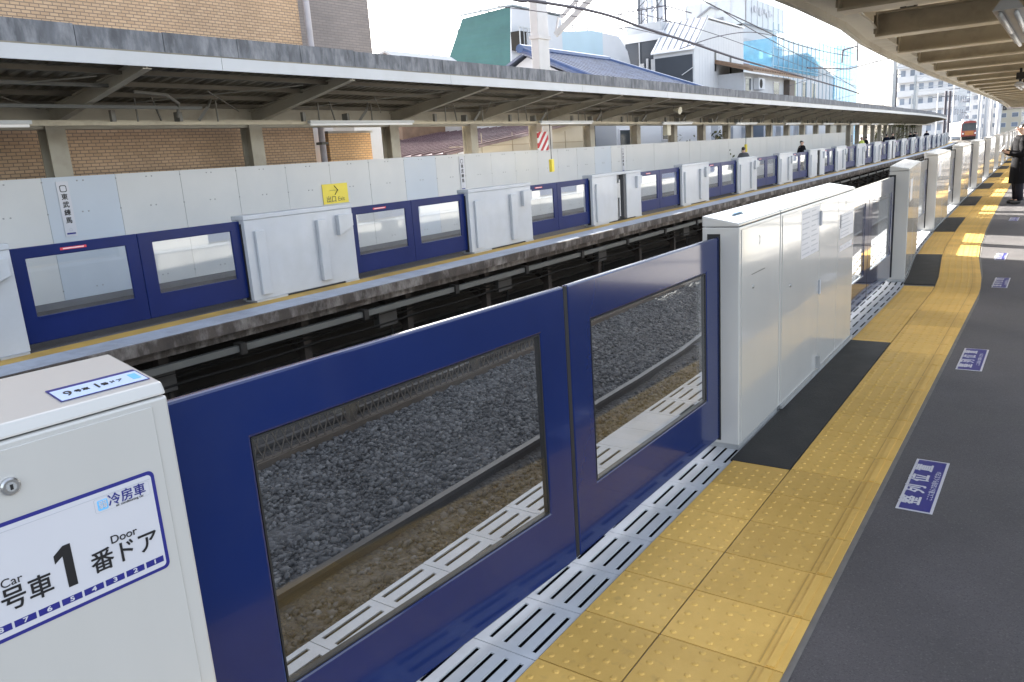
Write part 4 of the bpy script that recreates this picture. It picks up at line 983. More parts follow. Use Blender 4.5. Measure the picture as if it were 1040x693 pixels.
for k in range(1, 14):      # courses
    t = k/14; a = A.lerp(C_, t); c = B.lerp(D_, t); mb.bar(a+Vector((0, 0, .03)), c+Vector((0, 0, .03)), .05, .05)
mb.build('roof', mat('roof_tile_slate', (.12, .135, .19), .45, 0, .35, 3), b)
mb = MB(); mb.tube([A+Vector((0, -.3, .12)), B+Vector((0, .2, .12))], .2, 8); mb.tube([B+Vector((0, 0, .1)), D_+Vector((0, 0, .1))], .17, 8); mb.tube([A+Vector((0, -.15, .1)), C_+Vector((0, 0, .06))], .14, 8); mb.build('ridge_tiles', M_tileb, b)
mb = MB(); mb.box(-24.6, EX-.5, RY0+.3, RY1+3.6, -1.6, EZ-.15); mb.prism([(-24.6, EZ-.15), (EX-.5, EZ-.15), (RX, RZ-.2)], RY0+.3, RY0+.5, 'y'); mb.build('wall', M_offw, b)
window(b, EX-.5, 31.5, 33, 1.2, 2.6); window(b, EX-.5, 36, 37.6, 2.0, 2.7)

# pale blue gambrel building
b = empty('pale_blue_building', (0, 0, 0), 0, 'building with pale blue and white folded metal roof', 'building')
X1 = -27.01; q = lambda px, py, X=X1: onx(px, py, X)
ya, yb, yc = q(553, 50).y, q(612, 40).y, q(636, 40).y
zr = q(612, 33).z; ze = q(600, 52).z
mb = MB()
mb.prism([(ya, ze-.9), (yb, ze-.5), (yb, zr), (yb-1.5, zr), (ya, ze+.7)], -34, X1, 'x'); mb.build('roof', M_lblue, b)
mb = MB(); mb.prism([(yb+.01, ze-1), (yc+1, ze-1.2), (yc+.2, zr-1.0), (yb+2.5, zr-.05), (yb+.01, zr-.02)], -34, X1-.02, 'x'); mb.build('hip', M_offw, b)
MB().box(-34, X1-.3, ya+.1, yc+.5, -1.6, ze-1.2).build('wall', M_cream, b); window(b, X1-.3, ya, ya+1.6, ze-2.6, ze-1.6)
mb = MB()
zt_ = zr+.05
for k in range(7): mb.bar((X1-3, ya+k*2.2, zt_-.5), (X1-3, ya+k*2.2, zt_+.95), .05)
mb.bar((X1-3, ya, zt_+.95), (X1-3, ya+13.2, zt_+.95), .06); mb.bar((X1-3, ya, zt_+.4), (X1-3, ya+13.2, zt_+.4), .05); mb.build('roof_rail', M_wire, b)

# charcoal houses
b = empty('charcoal_house', (0, 0, 0), 0, 'narrow charcoal house with white trim beside the antenna mast', 'house')
c = onx(672, 33, -25); yy = c.y; x0 = ony(632, 40, yy).x
zt_ = ony(650, 38, yy).z
MB().box(x0, -25, yy, yy+6, -1.6, zt_-.35).build('wall', M_char, b); mb = MB(); mb.box(x0-.12, -24.9, yy-.1, yy+6.1, zt_-.35, zt_+.25); mb.box(x0-.1, x0+.25, yy-.06, yy-.003, -1.6, zt_-.351); mb.build('trim', M_offw, b)
MB().box(x0+.2, -25.2, yy+.3, yy+5.7, zt_+.25, zt_+.95).build('roof', M_hgrey, b)
xw = ony(650, 55, yy).x; mb = MB(); mb.tube([(xw, yy-.08, zt_-.4), (xw, yy-.08, 3)], .05, 6); mb.box(xw-.05, xw+.35, yy-.12, yy-.003, zt_-2.3, zt_-1.9); mb.box(xw-.05, xw+.35, yy-.12, yy-.003, zt_-3.2, zt_-2.9); mb.build('pipes', M_hgrey, b)
xw = ony(659, 60, yy).x; mb = MB(); mb.box(xw-.16, xw, yy-.16, yy-.003, -1.6, zt_-1.6); mb.box(xw+.25, xw+.55, yy-.2, yy-.003, -1.6, zt_-1.7); mb.build('downpipes', M_offw, b)
b = empty('white_metal_house', (0, 0, 0), 0, 'house with charcoal front, white metal roof with snow guards and slit windows', 'house')
X1, Y0 = -22, 55.05; xl = -25.1; ye, yt, yb = 55.05, 57.6, 65.5; ze, zr = 8.35, 10.55
mb = MB(); mb.prism([(ye, -1.6), (yb, -1.6), (yb, zr-.1), (yt, zr-.1), (ye, ze-.1)], xl, X1, 'x'); mb.build('wall', M_offw, b)
MB().box(xl+.12, X1-.12, ye-.03, ye-.002, -1.6, ze-.4).build('front_cladding', M_char, b)
mb = MB(); mb.prism([(ye-.25, ze-.12), (yt, zr), (yb+.1, zr), (yb+.1, zr+.08), (yt, zr+.08), (ye-.25, ze-.02)], xl-.1, X1+.08, 'x'); mb.build('roof', mat('roof_white', (.72, .72, .74), .35, .2, .04), b)
mb = MB()
for k in range(7):
    x = xl+.1+k*.5; mb.bar((x, ye-.1, ze+.1), (x, yt+.1, zr+.18), .05, .1)
mb.bar((xl, ye+.1, ze+.18), (X1, ye+.1, ze+.18), .06); mb.build('snow_guards', mat('guard_grey', (.2, .2, .22), .5), b)
window(b, X1, 58.9, 59.35, 6.9, 8.5, 'x', M_ink, M_hgrey, .02); window(b, X1, 62.2, 62.65, 6.6, 8.3, 'x', M_ink, M_hgrey, .02)
mb = MB(); mb.bar((X1+.08, 57, 5), (X1+.08, 56.2, 5.6), .05); mb.bar((X1-.9, ye-.1, 6.6), (X1+.05, ye-.1, 7.1), .05); mb.build('bracket', M_offw, b)
mb = MB()
for y in np.arange(56, 65.4, .55): mb.box(X1+.001, X1+.008, y, y+.02, -1.4, zr-.2)
mb.build('sheet_joint', mat('joint_blue', (.5, .52, .56), .6), b)

# antenna tower
b = empty('antenna_tower', (0, 0, 0), 0, 'lattice antenna tower with railed platform standing on a roof', 'antenna')
c = onx(663, 36, -28); y = c.y; zb = c.z-.6
mb = MB()
for dx, dy in ((-.9, -.9), (.9, -.9), (.9, .9), (-.9, .9)): mb.bar((-28+dx, y+dy, zb-8), (-28+dx*.8, y+dy*.8, zb+9), .14)
for k in range(7):
    z = zb+k*1.3
    for (a, d) in (((-.9, -.9), (.9, -.9)), ((.9, -.9), (.9, .9)), ((.9, .9), (-.9, .9)), ((-.9, .9), (-.9, -.9))):
        mb.bar((-28+a[0], y+a[1], z), (-28+d[0], y+d[1], z+1.3), .06); mb.bar((-28+a[0], y+a[1], z), (-28+d[0], y+d[1], z), .06)
mb.build('lattice', mat('tower_grey', (.10, .11, .13), .6), b)
mb = MB(); zp = zb+1.2; s = 2.0
for z in (zp, zp+1.1): 
    mb.bar((-28-s, y-s, z), (-28+s, y-s, z), .07); mb.bar((-28+s, y-s, z), (-28+s, y+s*1.6, z), .07); mb.bar((-28-s, y-s, z), (-28-s, y+s*1.6, z), .07)
for dx in (-s, 0, s): mb.bar((-28+dx, y-s, zp), (-28+dx, y-s, zp+1.1), .06)
mb.build('platform_rail', M_wire, b)
mb = MB()
for dx, dy, z in ((-.6, -.5, 3.9), (.2, -.8, 3.7), (.8, 0, 3.9), (-.2, .4, 3.8), (.5, .6, 4)): mb.box(-28+dx-.16, -28+dx+.16, y+dy-.16, y+dy+.16, zb+z-2.4, zb+z+1.6)
mb.build('antenna_panels', mat('antenna_white', (.55, .57, .62), .5), b)

# sign tower building, brown-tiled house, netted building, blocks
b = empty('sign_tower', (0, 0, 0), 0, 'pale tower block with framed rooftop sign box', 'building')
X1 = -30; y0, y1 = 89.3, 104
c_ = ony(778, 20, y0)
MB().box(X1-9, X1, y0, y1, -1.6, 12.8).build('lower_block', M_hgrey, b); MB().box(X1-6.5, X1-.4, y0+1.2, y1-1, 12.8, 14.4).build('upper_block', M_offw, b)
o = MB().box(X1-6.9, X1, y0+.7, y1, 14.4, 17.2).build('sign_box', mat('sign_box_grey', (.50, .53, .56), .5, 0, .05), b)
mb = MB(); 
for a in np.linspace(y0+.7, y1, 8): mb.box(X1+.002, X1+.06, a-.06, a+.06, 14.4, 17.2)
for a in np.linspace(X1-6.9, X1, 5): mb.box(a-.06, a+.06, y0+.64, y0+.698, 14.4, 17.2)
mb.build('sign_frame', M_offw, o)
mb = MB(); yy = y0+.62; mb.bar((X1-5.5, yy, 15.7), (X1-4, yy, 16.6), .18); mb.bar((X1-4, yy, 16.6), (X1-3, yy, 16.2), .18); mb.bar((X1-5, yy, 14.9), (X1-2.5, yy, 15.2), .3); mb.build('sign_mark', mat('mark_slate', (.2, .21, .24), .6), o)
mb = MB(); [mb.box(X1+.07, X1+.1, y0+2.5+k*.9, y0+3.1+k*.9+.2*(k%2), 15.6+.2*(k%3), 16.2+.25*(k%2)) for k in range(9)]; mb.build('sign_mark', M_greyprint, o)
mb = MB()
for k in range(7): mb.box(X1-6.4, X1-.5, y0+1.0, y0+1.05, 14.25, 14.35)
mb.build('cornice', M_dark, b)
for z in (8.3, 10.7): 
    window(b, y0, X1-7.8, X1-5.6, z, z+1.2, 'y'); window(b, y0, X1-3.4, X1-1.4, z, z+1.2, 'y')
for z in (8.3, 10.7):
    for y in (91, 94.5, 98): window(b, X1, y, y+1.6, z, z+1.4)
b = empty('brown_tiled_house', (0, 0, 0), 0, 'small house with brown tiled eaves and an air conditioner on its wall', 'house')
X1 = -20; y0, y1 = 59.5, 72
c = onx(752, 72, X1)
MB().box(X1-8, X1, y0+.2, y1, -1.6, 6.7).build('wall', M_hgrey, b)
mb = MB(); mb.prism([(X1+.9, 6.75), (X1-4, 8.3), (X1-9, 6.75), (X1-9, 6.6), (X1-4, 8.1), (X1+.9, 6.6)], y0-.5, y1+.6, 'y')
for k in range(22): yy = y0-.4+k*.62; mb.tube([(X1+.9, yy, 6.78), (X1-4, yy, 8.33)], .1, 6)
mb.build('roof', M_tilebr, b)
mb = MB(); mb.tube([(X1-4, y0-.6, 8.4), (X1-4, y1+.6, 8.4)], .2, 6); mb.build('ridge', M_tileb, b)
o = MB().box(X1+.01, X1+.45, 61.8, 63.3, 5.5, 6.35).build('air_conditioner', M_offw, b, bevel=.03)
MB().tube([(X1+.452, 62.3, 5.93), (X1+.47, 62.3, 5.93)], .34, 20).build('fan', M_dark, o)
window(b, X1, 59.8, 61.2, 5.3, 6.4); window(b, X1, 66.8, 68.4, 5.2, 6.3)
MB().box(X1+.01, X1+.5, 69.8, 71.4, 5.1, 6.5).build('balcony', mat('balcony_brown', (.09, .07, .06), .6), b)
b = empty('netted_building', (0, 0, 0), 0, 'house under scaffold wrapped in translucent blue netting', 'building')
MB().box(-33, -26.4, 88, 116, -1.6, 9.3).build('wall', M_offw, b)
mb = MB(); mb.prism([(88, 9.3), (102, 11.6), (116, 9.3)], -33, -26.4, 'x'); mb.build('roof', M_hgrey, b)
mb = MB(); mb.box(-26.2, -26.14, 87, 106, 9.0, 12.3); mb.box(-33, -26.2, 86.9, 86.96, 9.2, 12.1); mb.build('netting', M_net, b)
mb = MB(); mb.box(-26.2, -26.14, 106.2, 114.5, 10.6, 13.0); mb.build('netting', M_netl, b)
mb = MB(); mb.box(-26.3, -25.2, 115, 124, -1.6, 13.3); mb.build('netting', M_net, b)
mb = MB()
for y in np.arange(87, 125, 1.9): mb.bar((-26.05, y, 5), (-26.05, y, 13.6), .07)
for z in (9.3, 11.1, 12.9): mb.bar((-26.05, 87, z), (-26.05, 125, z), .06)
mb.build('scaffold', mat('scaffold', (.25, .35, .42), .5, .4), b)
for y in (91, 95, 99.5, 104): window(b, -26.4, y, y+1.9, 6.3, 8.2, 'x', M_win if y != 95 else mat('shutter_green', (.3, .34, .22)), M_offw)

M_winfar = mat('window_far_haze', (.16, .19, .24), .15, 0, .3, .3)  # paler bluish panes: distance haze put into the colour
def block(name, label, cat, X1, y0, y1, z, depth, wm, floors=0, nwy=0, nwx=0, roof=M_hgrey, bands=None, flat=True):
    b = empty(name, (0, 0, 0), 0, label, cat)
    MB().box(X1-depth, X1, y0, y1, -1.6, z).build('wall', wm, b)
    if flat: MB().box(X1-depth-.15, X1+.15, y0-.15, y1+.15, z, z+.35).build('parapet', roof, b)
    else: MB().prism([(y0-.3, z), (y1+.3, z), ((y0+y1)/2, z+1.6)], X1-depth-.3, X1+.3, 'x').build('roof', roof, b)
    fh = (z-.6)/max(1, floors)
    for k in range(floors):
        z0 = .2+k*fh+fh*.3
        for i in range(nwy):
            w = (y1-y0)/nwy; window(b, X1, y0+w*(i+.22), y0+w*(i+.78), z0, z0+fh*.48, pane=M_winfar, t=.06)
        for i in range(nwx):
            w = depth/nwx; window(b, y0, X1-depth+w*(i+.22), X1-depth+w*(i+.78), z0, z0+fh*.48, 'y', M_winfar, t=.06)
        if bands: MB().box(X1-depth-.3, X1+.9, y0-.9, y0-.02, z0-fh*.42, z0+fh*.02).build('balcony', bands, b)
    return b
block('apartment_block', 'tall pale apartment block with rows of balconies above the far canopy end', 'apartment block', -23, 222, 250, 24, 12.5, M_offw, 7, 5, 6, bands=M_offw)
block('far_house', 'cream far house beside the train, right of its front', 'house', -9.5, 232, 244, 5.2, 5, M_cream, 2, 2, 2, roof=M_tilebr, flat=False)
block('far_house', 'grey far block behind the catenary poles', 'house', -16, 262, 285, 11, 7, M_hgrey, 4, 3, 3)
block('far_house', 'white far block rising right of the red train', 'house', -6.5, 258, 280, 9, 5.5, M_offw, 3, 3, 2)
block('far_house', 'brick-coloured far block above the cream house', 'house', -8.5, 300, 320, 15, 8, mat('block_brick', (.36, .25, .2), .7), 5, 3, 4)
block('far_house', 'pale blue far tower block behind all the houses', 'house', -20, 340, 370, 22, 12, mat('block_blue', (.5, .56, .62), .6), 7, 4, 5)
block('far_house', 'low white house behind the far platform where its wall ends', 'house', -18.5, 68.5, 80, 4.6, 8, M_offw, 2, 4, 2)
block('far_house', 'beige house behind the far platform, left of the greenery', 'house', -19.5, 80.6, 95, 4.4, 8, M_cream, 2, 4, 2)
block('far_house', 'grey shed behind the white house with slit windows', 'house', -17.5, 47.5, 54, 4.0, 5, M_hgrey, 1, 2, 1)
block('far_house', 'charcoal annex beneath the tiled house, dark between two canopy posts', 'house', -16.2, 27.6, 29.6, 3.4, 4, M_char, 1, 1, 1)
block('far_house', 'blue-grey row house below the brown tiled house', 'house', -17.2, 57.5, 66.8, 4.3, 2.5, mat('block_grey_blue', (.36, .40, .46), .6), 1, 4, 1)

# ------------------------------------------------------------------ mast, poles, wires, signal
def isect(mb, x, y, w, z0, z1):
    mb.box(x-w/2, x+w/2, y-w/2, y-w/2+.03, z0, z1); mb.box(x-w/2, x+w/2, y+w/2-.03, y+w/2, z0, z1); mb.box(x-.02, x+.02, y-w/2+.031, y+w/2-.031, z0, z1)
r = empty('catenary_mast', (-14.3, 22.65, 0), 0, 'white steel catenary mast with diagonal brace behind the far canopy', 'mast')
mb = MB(); mb.box(-.15, .15, -.32, .32, 4.0, 12).build('upper_column', mat('mast_white', (.42, .42, .44), .45, 0, .05), r, bevel=.02)
mb = MB(); mb.box(-.12, .12, -.26, .26, -1.6, 3.998); mb.build('lower_column', mat('mast_white', (.42, .42, .44)), r)
for z in (5.35, 3.9): MB().box(-.19, .19, -.36, .36, z, z+.12).build('collar', mat('mast_white', (.42, .42, .44)), r)
mb = MB(); p0, p1 = Vector((.29, .5, 5.5)), Vector((4.6, 1.0, 8.6)); mb.bar(p0, p1, .07, .18); mb.bar(p0+Vector((.25, 0, .5)), p1+Vector((0, 0, .55)), .07, .12)
for k in range(7): t = k/6; a = p0.lerp(p1, t); mb.bar(a, a+Vector((.15, 0, .52)), .05)
mb.bar((.29, .45, 8.7), (11.4, .45, 8.7), .14); mb.bar((.29, .45, 9.6), (11.4, .45, 9.6), .14)
mb.build('brace', mat('mast_white', (.42, .42, .44)), r)
def wire(pts, rad, label, n=5, f=None):
    pts = [Vector(p) for p in pts]
    o = MB().tube(pts, rad, n).build('overhead_wire', M_wire, smooth=True); return tag(o, label, 'wire', 'overhead wires')
def spl(pix, X): return [onx(px, py, X) for px, py in pix]
def resamp(P, n=40):
    t = np.linspace(0, 1, len(P)); A_ = np.array([tuple(p) for p in P]); u = np.linspace(0, 1, n)
    out = []
    for uu in u:
        k = min(int(uu*(len(P)-1)), len(P)-2); s = uu*(len(P)-1)-k
        p0, p1, p2, p3 = A_[max(k-1, 0)], A_[k], A_[k+1], A_[min(k+2, len(P)-1)]
        out.append(.5*((2*p1)+(-p0+p2)*s+(2*p0-5*p1+4*p2-p3)*s*s+(-p0+3*p1-3*p2+p3)*s**3))
    return out
w1 = spl([(505, -4), (540, 1), (592, 9.5), (625, 18), (652, 28), (700, 43), (750, 60), (800, 74), (850, 88), (872, 95)], -7.45)
w1 = [Vector((-7.2, -3, 4.1)), Vector((-7.35, 4, 4.25))]+w1
wire(resamp(w1), .028, 'thick dark feeder cable sagging across the sky from upper left')
w2 = spl([(706, -3), (730, 9), (760, 23), (800, 42), (835, 52), (862, 57)], -7.45)
wire(resamp([Vector((-7.45, 6, 5.6)), Vector((-7.45, 13, 5.3))]+w2), .016, 'messenger wire running down from the top centre to the registration arm')
w3 = spl([(470, 0), (510, 7), (590, 18), (660, 33), (715, 46)], -12)
wire(resamp(w3), .012, 'thin pale wire crossing in front of the green building')
for X, pix, lab in ((-7.45, [(735, 12), (765, 31), (800, 50), (850, 78), (905, 112)], 'thin wire crossing before the rooftop sign tower'), (-10, [(560, -3), (640, 12), (720, 33), (800, 62), (880, 92)], 'thin wire above the charcoal houses'),
                    (-7.45, [(690, 50), (730, 37), (765, 33), (800, 40)], 'short curved stay wire before the white metal house'), (-9, [(800, 88), (850, 72), (905, 60), (960, 58)], 'rising span wire before the blue netting'), (-12, [(820, 110), (870, 96), (930, 86)], 'low span wire over the far canopy parapet')):
    wire(resamp(spl(pix, X), 24), .011, lab)
for (x, z, f, rad, lab) in ((-3.75, 5.9, sh, .012, 'contact wire over the near track'), (-3.75, 6.9, sh, .014, 'messenger wire over the near track'), (-7.5, 6.0, sf, .01, 'contact wire over the far track'), (-11.5, 9.0, sf, .012, 'high line wire above the far canopy')):
    wire([(x+f(y), y, z+.25*math.cos(y/50*6.28)) for y in np.arange(24, 260, 8)], rad, lab+', running into the distance')
def portal(y, label, h=8.3):
    d0, d1 = sf(y), sh(y); r = empty('catenary_portal', (0, 0, 0), 0, label, 'catenary portal', 'catenary portals over the tracks')
    xa, xb = -14.6+d0, 3.2+d1
    mb = MB(); isect(mb, xa, y, .3, -1.6, h+1); mb.build('post', M_galv, r); mb = MB(); isect(mb, xb, y, .3, -1.6, h+1); mb.build('post', M_galv, r)
    mb = MB(); mb.bar((xa, y, h), (xb, y, h), .09); mb.bar((xa, y, h+.7), (xb, y, h+.7), .09); n = 14
    for k in range(n):
        t0, t1 = k/n, (k+1)/n; mb.bar((xa+(xb-xa)*t0, y, h+(.7 if k % 2 else 0)), (xa+(xb-xa)*t1, y, h+(0 if k % 2 else .7)), .05)
    mb.build('truss', M_galv, r)
    for x, f in ((-3.75, d1), (-7.5, d0)):
        mb = MB(); mb.bar((x+f+1.1, y, h), (x+f+1.1, y, 5.6), .06); mb.bar((x+f+1.1, y, 6.7), (x+f, y, 6.9), .05); mb.bar((x+f+1.1, y, 5.7), (x+f, y, 5.9), .04); mb.build('arm', M_wire, r)
for i, y in enumerate((96, 128, 160, 195, 235)): portal(y, 'steel lattice catenary portal across the tracks, %s in the distance' % NTH[i])
r = empty('registration_arm', (0, 0, 0), 0, 'curved dark registration arm holding wires beside the blue netting', 'arm')
a, b_, c_, d_ = onx(855, 64, -7.45), onx(856, 50, -7.45), onx(871, 47, -7.45), onx(871, 62, -7.45); e_ = onx(862, 57, -7.45)
mb = MB(); mb.tube(resamp([a, b_+Vector((0, 0, -.1)), b_+Vector((0, .3, 0)), c_], 12), .035, 6); mb.tube([c_, d_], .03, 6); mb.tube([onx(871, 42, -7.45), c_], .02, 6); mb.tube([onx(820, 69, -7.45), e_+Vector((0, 0, -.5)), onx(905, 59, -7.45)], .025, 6); mb.build('arm_tube', M_wire, r)
mb = MB(); mb.tube([c_, c_+Vector((0, 0, .6)), Vector((c_.x, c_.y, 8.2))], .03, 6); mb.build('drop', M_wire, r)
for i, (px, py0, py1, X, rad) in enumerate(((959, 92, 128, -14, .16), (963, 92, 128, -14, .16), (909, 70, 118, -20, .10))):
    b0 = onx(px, py1, X); b1 = onx(px, py0, X)
    r = empty('utility_pole', (b0.x, b0.y, -1.6), 0, ('dark slim pole above the far canopy end, left one of a pair', 'dark slim pole above the far canopy end, right one of a pair', 'thin pole before the left edge of the apartment block')[i], 'pole', 'poles beyond the far canopy')
    MB().tube([(0, 0, 0), (0, 0, b1.z+1.6)], [rad*1.2, rad], 8).build('shaft', M_wire, r); MB().bar((-.6, 0, b1.z+.9), (.6, 0, b1.z+.9), .08).build('crossarm', M_wire, r)
for i, (px, X, h, w) in enumerate(((993, -8.5, 7, .2), (1000, -6.2, 8, .2), (996, -9.5, 9, .2), (1006, -4.6, 6.5, .18), (967, -17, 9, .2), (951, -20, 8, .2))):
    b0 = onx(px, 128, X)
    r = empty('utility_pole', (b0.x, b0.y, -1.6), 0, 'slender grey pole in the distance, %s from the right by the white mast' % NTH[i], 'pole', 'poles in the distance')
    MB().tube([(0, 0, 0), (0, 0, h+1.6)], [w*.7, w*.5], 7).build('shaft', M_hgrey, r); MB().bar((-.9, 0, h+.9), (.9, 0, h+.9), .1).build('crossarm', M_wire, r)
r = empty('signal_mast', (-4.62, 75, 0), 0, 'white round mast with black signal lamps at the end of the near platform', 'signal')
MB().tube([(0, 0, -1.6), (0, 0, 4.0)], .17, 12).build('mast', M_offw, r, True)
mb = MB(); mb.box(.28, .55, -.12, .1, 2.75, 3.4); mb.box(.62, .85, -.12, .1, 3.0, 3.4); mb.bar((.1, 0, 3.1), (.7, 0, 3.2), .06); mb.build('signal_head', M_ink, r, bevel=.03)
mb = MB(); 
for z in (2.9, 3.15): mb.tube([(.41, -.121, z), (.41, -.16, z)], .075, 10)
mb.build('lens', M_win, r)

# ------------------------------------------------------------------ train
ty = 180; tx = -15.75
t = empty('train', (tx, ty, -1.1), math.atan2(-(sh(190)-sh(178)), 12), 'red-fronted commuter train with orange panel approaching on the track', 'train')
M_tr = mat('train_red', (.22, .03, .022), .35, 0, .05, coat=.4); M_to = mat('train_orange', (.36, .12, .02), .35, 0, .05, coat=.4); M_ts = mat('train_silver', (.5, .51, .53), .35, .6, .05)
prof = [(-1.4, .9), (1.4, .9), (1.42, 2.4), (1.36, 3.3), (1.0, 3.75), (0, 3.9), (-1.0, 3.75), (-1.36, 3.3), (-1.42, 2.4)]
MB().prism(prof, .25, 38, 'y').build('body', M_ts, t)
MB().prism([(q[0]*.99, q[1]*.995+.003) for q in prof], -.05, .248, 'y').build('front_mask', M_tr, t, bevel=.04)
MB().box(-1.22, 1.22, -.09, -.052, 2.0, 3.42).build('windscreen', M_win, t); MB().box(-.75, .75, -.10, -.053, 1.12, 1.9).build('front_panel', M_to, t)
MB().box(-.5, .5, -.11, -.091, 3.15, 3.36).build('destination_board', M_ink, t)
for s in (-1.05, 1.05): MB().tube([(s, -.11, 1.45), (s, -.052, 1.45)], .15, 12).build('headlight', M_tube, t)
mb = MB(); mb.box(-1.2, 1.2, .2, 3, .25, .88); mb.box(-1.25, 1.25, -.1, .15, .35, .89); mb.box(-.2, .2, -.5, -.1, .5, .8); mb.build('underframe', M_dark, t)
MB().box(-.9, .9, 3, 6, 3.88, 4.25).build('air_conditioner', M_hgrey, t); mb = MB(); mb.bar((-.7, 8, 3.9), (0, 9, 5.6), .06); mb.bar((.7, 8, 3.9), (0, 9, 5.6), .06); mb.bar((-.9, 9, 5.65), (.9, 9, 5.65), .08); mb.build('pantograph', M_wire, t)

# ------------------------------------------------------------------ people
def skin(name, verts, edges, radii, m, parent, sub=1):
    me = bpy.data.meshes.new(name); me.from_pydata(verts, edges, []); me.materials.append(m)
    o = bpy.data.objects.new(name, me); COL.objects.link(o); o.parent = parent
    md = o.modifiers.new('skin', 'SKIN'); md.use_smooth_shade = True
    for i, r in enumerate(radii):
        s = me.skin_vertices[0].data[i]; s.radius = (r, r) if not isinstance(r, tuple) else r; s.use_root = (i == 0)
    sb = o.modifiers.new('sub', 'SUBSURF'); sb.levels = sb.render_levels = sub
    return o
M_skin = mat('skin', (.55, .36, .27), .5, 0, .04); M_hair = mat('hair_black', (.012, .010, .010), .4); M_coatk = mat('coat_black', (.008, .008, .010), .9, 0, .15, spec=.08)
M_coat2 = mat('coat_navy', (.012, .015, .03), .9, 0, .15, spec=.08); M_coat3 = mat('coat_grey', (.12, .12, .13), .9, 0, .15, spec=.08); M_trs = mat('trousers', (.02, .02, .028), .9, spec=.08); M_jean = mat('pale_jeans', (.22, .26, .34), .8); M_shoe = mat('shoe', (.02, .02, .02), .5); M_coaty = mat('coat_lime', (.45, .5, .08), .7)
def person(loc, rz, label, coat=M_coatk, trs=M_trs, phone=False, group=None, H=1.0, long=True):
    r = empty('person', loc, rz, label, 'person', group); r.scale = (H, H, H)
    # faces +x; one continuous body
    if phone: handL, handR = (.27, .07, 1.10), (.29, -.05, 1.13); elL, elR = (.05, .26, 1.05), (.05, -.26, 1.05)
    else: handL, handR = (.08, .27, .78), (.08, -.27, .78); elL, elR = (-.01, .27, 1.05), (-.01, -.27, 1.05)
    V = [(0, 0, .92), (0, 0, 1.12), (0, 0, 1.34), (0, 0, 1.46), (.01, 0, 1.55), (.015, 0, 1.63),
         (0, .15, 1.37), elL, handL, (0, -.15, 1.37), elR, handR,
         (0, .09, .86), (.02, .10, .48), (-.02, .10, .09), (.12, .11, .045), (0, -.09, .86), (.0, -.10, .48), (-.03, -.10, .09), (.11, -.11, .045)]
    Ed = [(0, 1), (1, 2), (2, 3), (3, 4), (4, 5), (2, 6), (6, 7), (7, 8), (2, 9), (9, 10), (10, 11), (0, 12), (12, 13), (13, 14), (14, 15), (0, 16), (16, 17), (17, 18), (18, 19)]
    Rd = [.115, .11, .12, .055, .085, .082, .06, .042, .032, .06, .042, .032, .085, .06, .042, .035, .085, .06, .042, .035]
    # fingers
    for h, sgn in ((8, 1), (11, -1)):
        hp = Vector(V[h]); d = (hp-Vector(V[h-1])).normalized()
        side = d.cross(Vector((0, 0, 1))); side = side.normalized() if side.length > .2 else Vector((0, 1, 0))
        for j, l in enumerate((.075, .085, .08, .06)):
            V.append(tuple(hp+d*.05+side*(.018*(j-1.5)))); V.append(tuple(hp+d*(.05+l*.6)+side*(.02*(j-1.5))+Vector((0, 0, .012)))); n_ = len(V)
            Ed += [(h, n_-2), (n_-2, n_-1)]; Rd += [.012, .009]
        V.append(tuple(hp+d*.03+side*.045*sgn+Vector((0, 0, .02)))); Ed.append((h, len(V)-1)); Rd.append(.012)
    body = skin('body', V, Ed, Rd, M_skin, r)
    # face: nose, mouth, eyes, ears
    mb = MB(); mb.tube([(.09, 0, 1.615), (.118, 0, 1.575), (.09, 0, 1.57)], [.008, .018, .012], 8); mb.build('nose', M_skin, r, True)
    for s in (-1, 1): MB().tube([(.0, s*.078, 1.59), (-.008, s*.092, 1.592)], [.024, .016], 8).build('ear', M_skin, r, True)
    [MB().tube([(.085, s*.032, 1.607), (.098, s*.032, 1.607)], [.014, .008], 8).build('eye', M_hair, r) for s in (-1, 1)]
    MB().tube([(.082, -.022, 1.54), (.097, 0, 1.538), (.082, .022, 1.54)], .007, 6).build('mouth', M_red, r)
    skin('hair', [(.008, 0, 1.672), (-.035, 0, 1.61), (-.055, 0, 1.53)], [(0, 1), (1, 2)], [.090, .090, .070], M_hair, r)
    mb = MB()
    rings = [(1.455, .055, .06, .0), (1.445, .08, .12, 0), (1.42, .098, .18, 0), (1.37, .112, .205, 0), (1.30, .125, .195, 0), (1.2, .13, .178, 0), (1.08, .128, .170, 0), (.95, .138, .186, 0), (.84, .148, .196, 0)]
    if long: rings += [(.68, .155, .20, 0), (.52, .165, .205, 0), (.44, .168, .208, 0)]
    n = 20; i0 = 0
    for z, rx, ry, ox in rings:
        for k in range(n):
            a = 2*math.pi*k/n; fold = 1+(.035*math.sin(5*a+z*7) if z < 1.0 else .012*math.sin(4*a+z*9)); mb.v.append((ox+rx*fold*math.cos(a), ry*fold*math.sin(a), z))
    for q in range(len(rings)-1):
        for k in range(n): mb.f.append((q*n+k, q*n+(k+1) % n, (q+1)*n+(k+1) % n, (q+1)*n+k)); mb.mi.append(0)
    for sh_, el_, ha_ in (((0, .13, 1.385), elL, handL), ((0, -.13, 1.385), elR, handR)):
        A_, B_, C_2 = Vector(sh_), Vector(el_), Vector(el_).lerp(Vector(ha_), .84)
        mb.tube([A_, A_.lerp(B_, .3), A_.lerp(B_, .7), B_, B_.lerp(C_2, .4), C_2], [.07, .08, .074, .076, .062, .054], 12)
    mb.build('coat', coat, r, True)
    mb = MB(); mb.tube([(0, 0, .97), (0, 0, .84)], [.125, .15], 16)
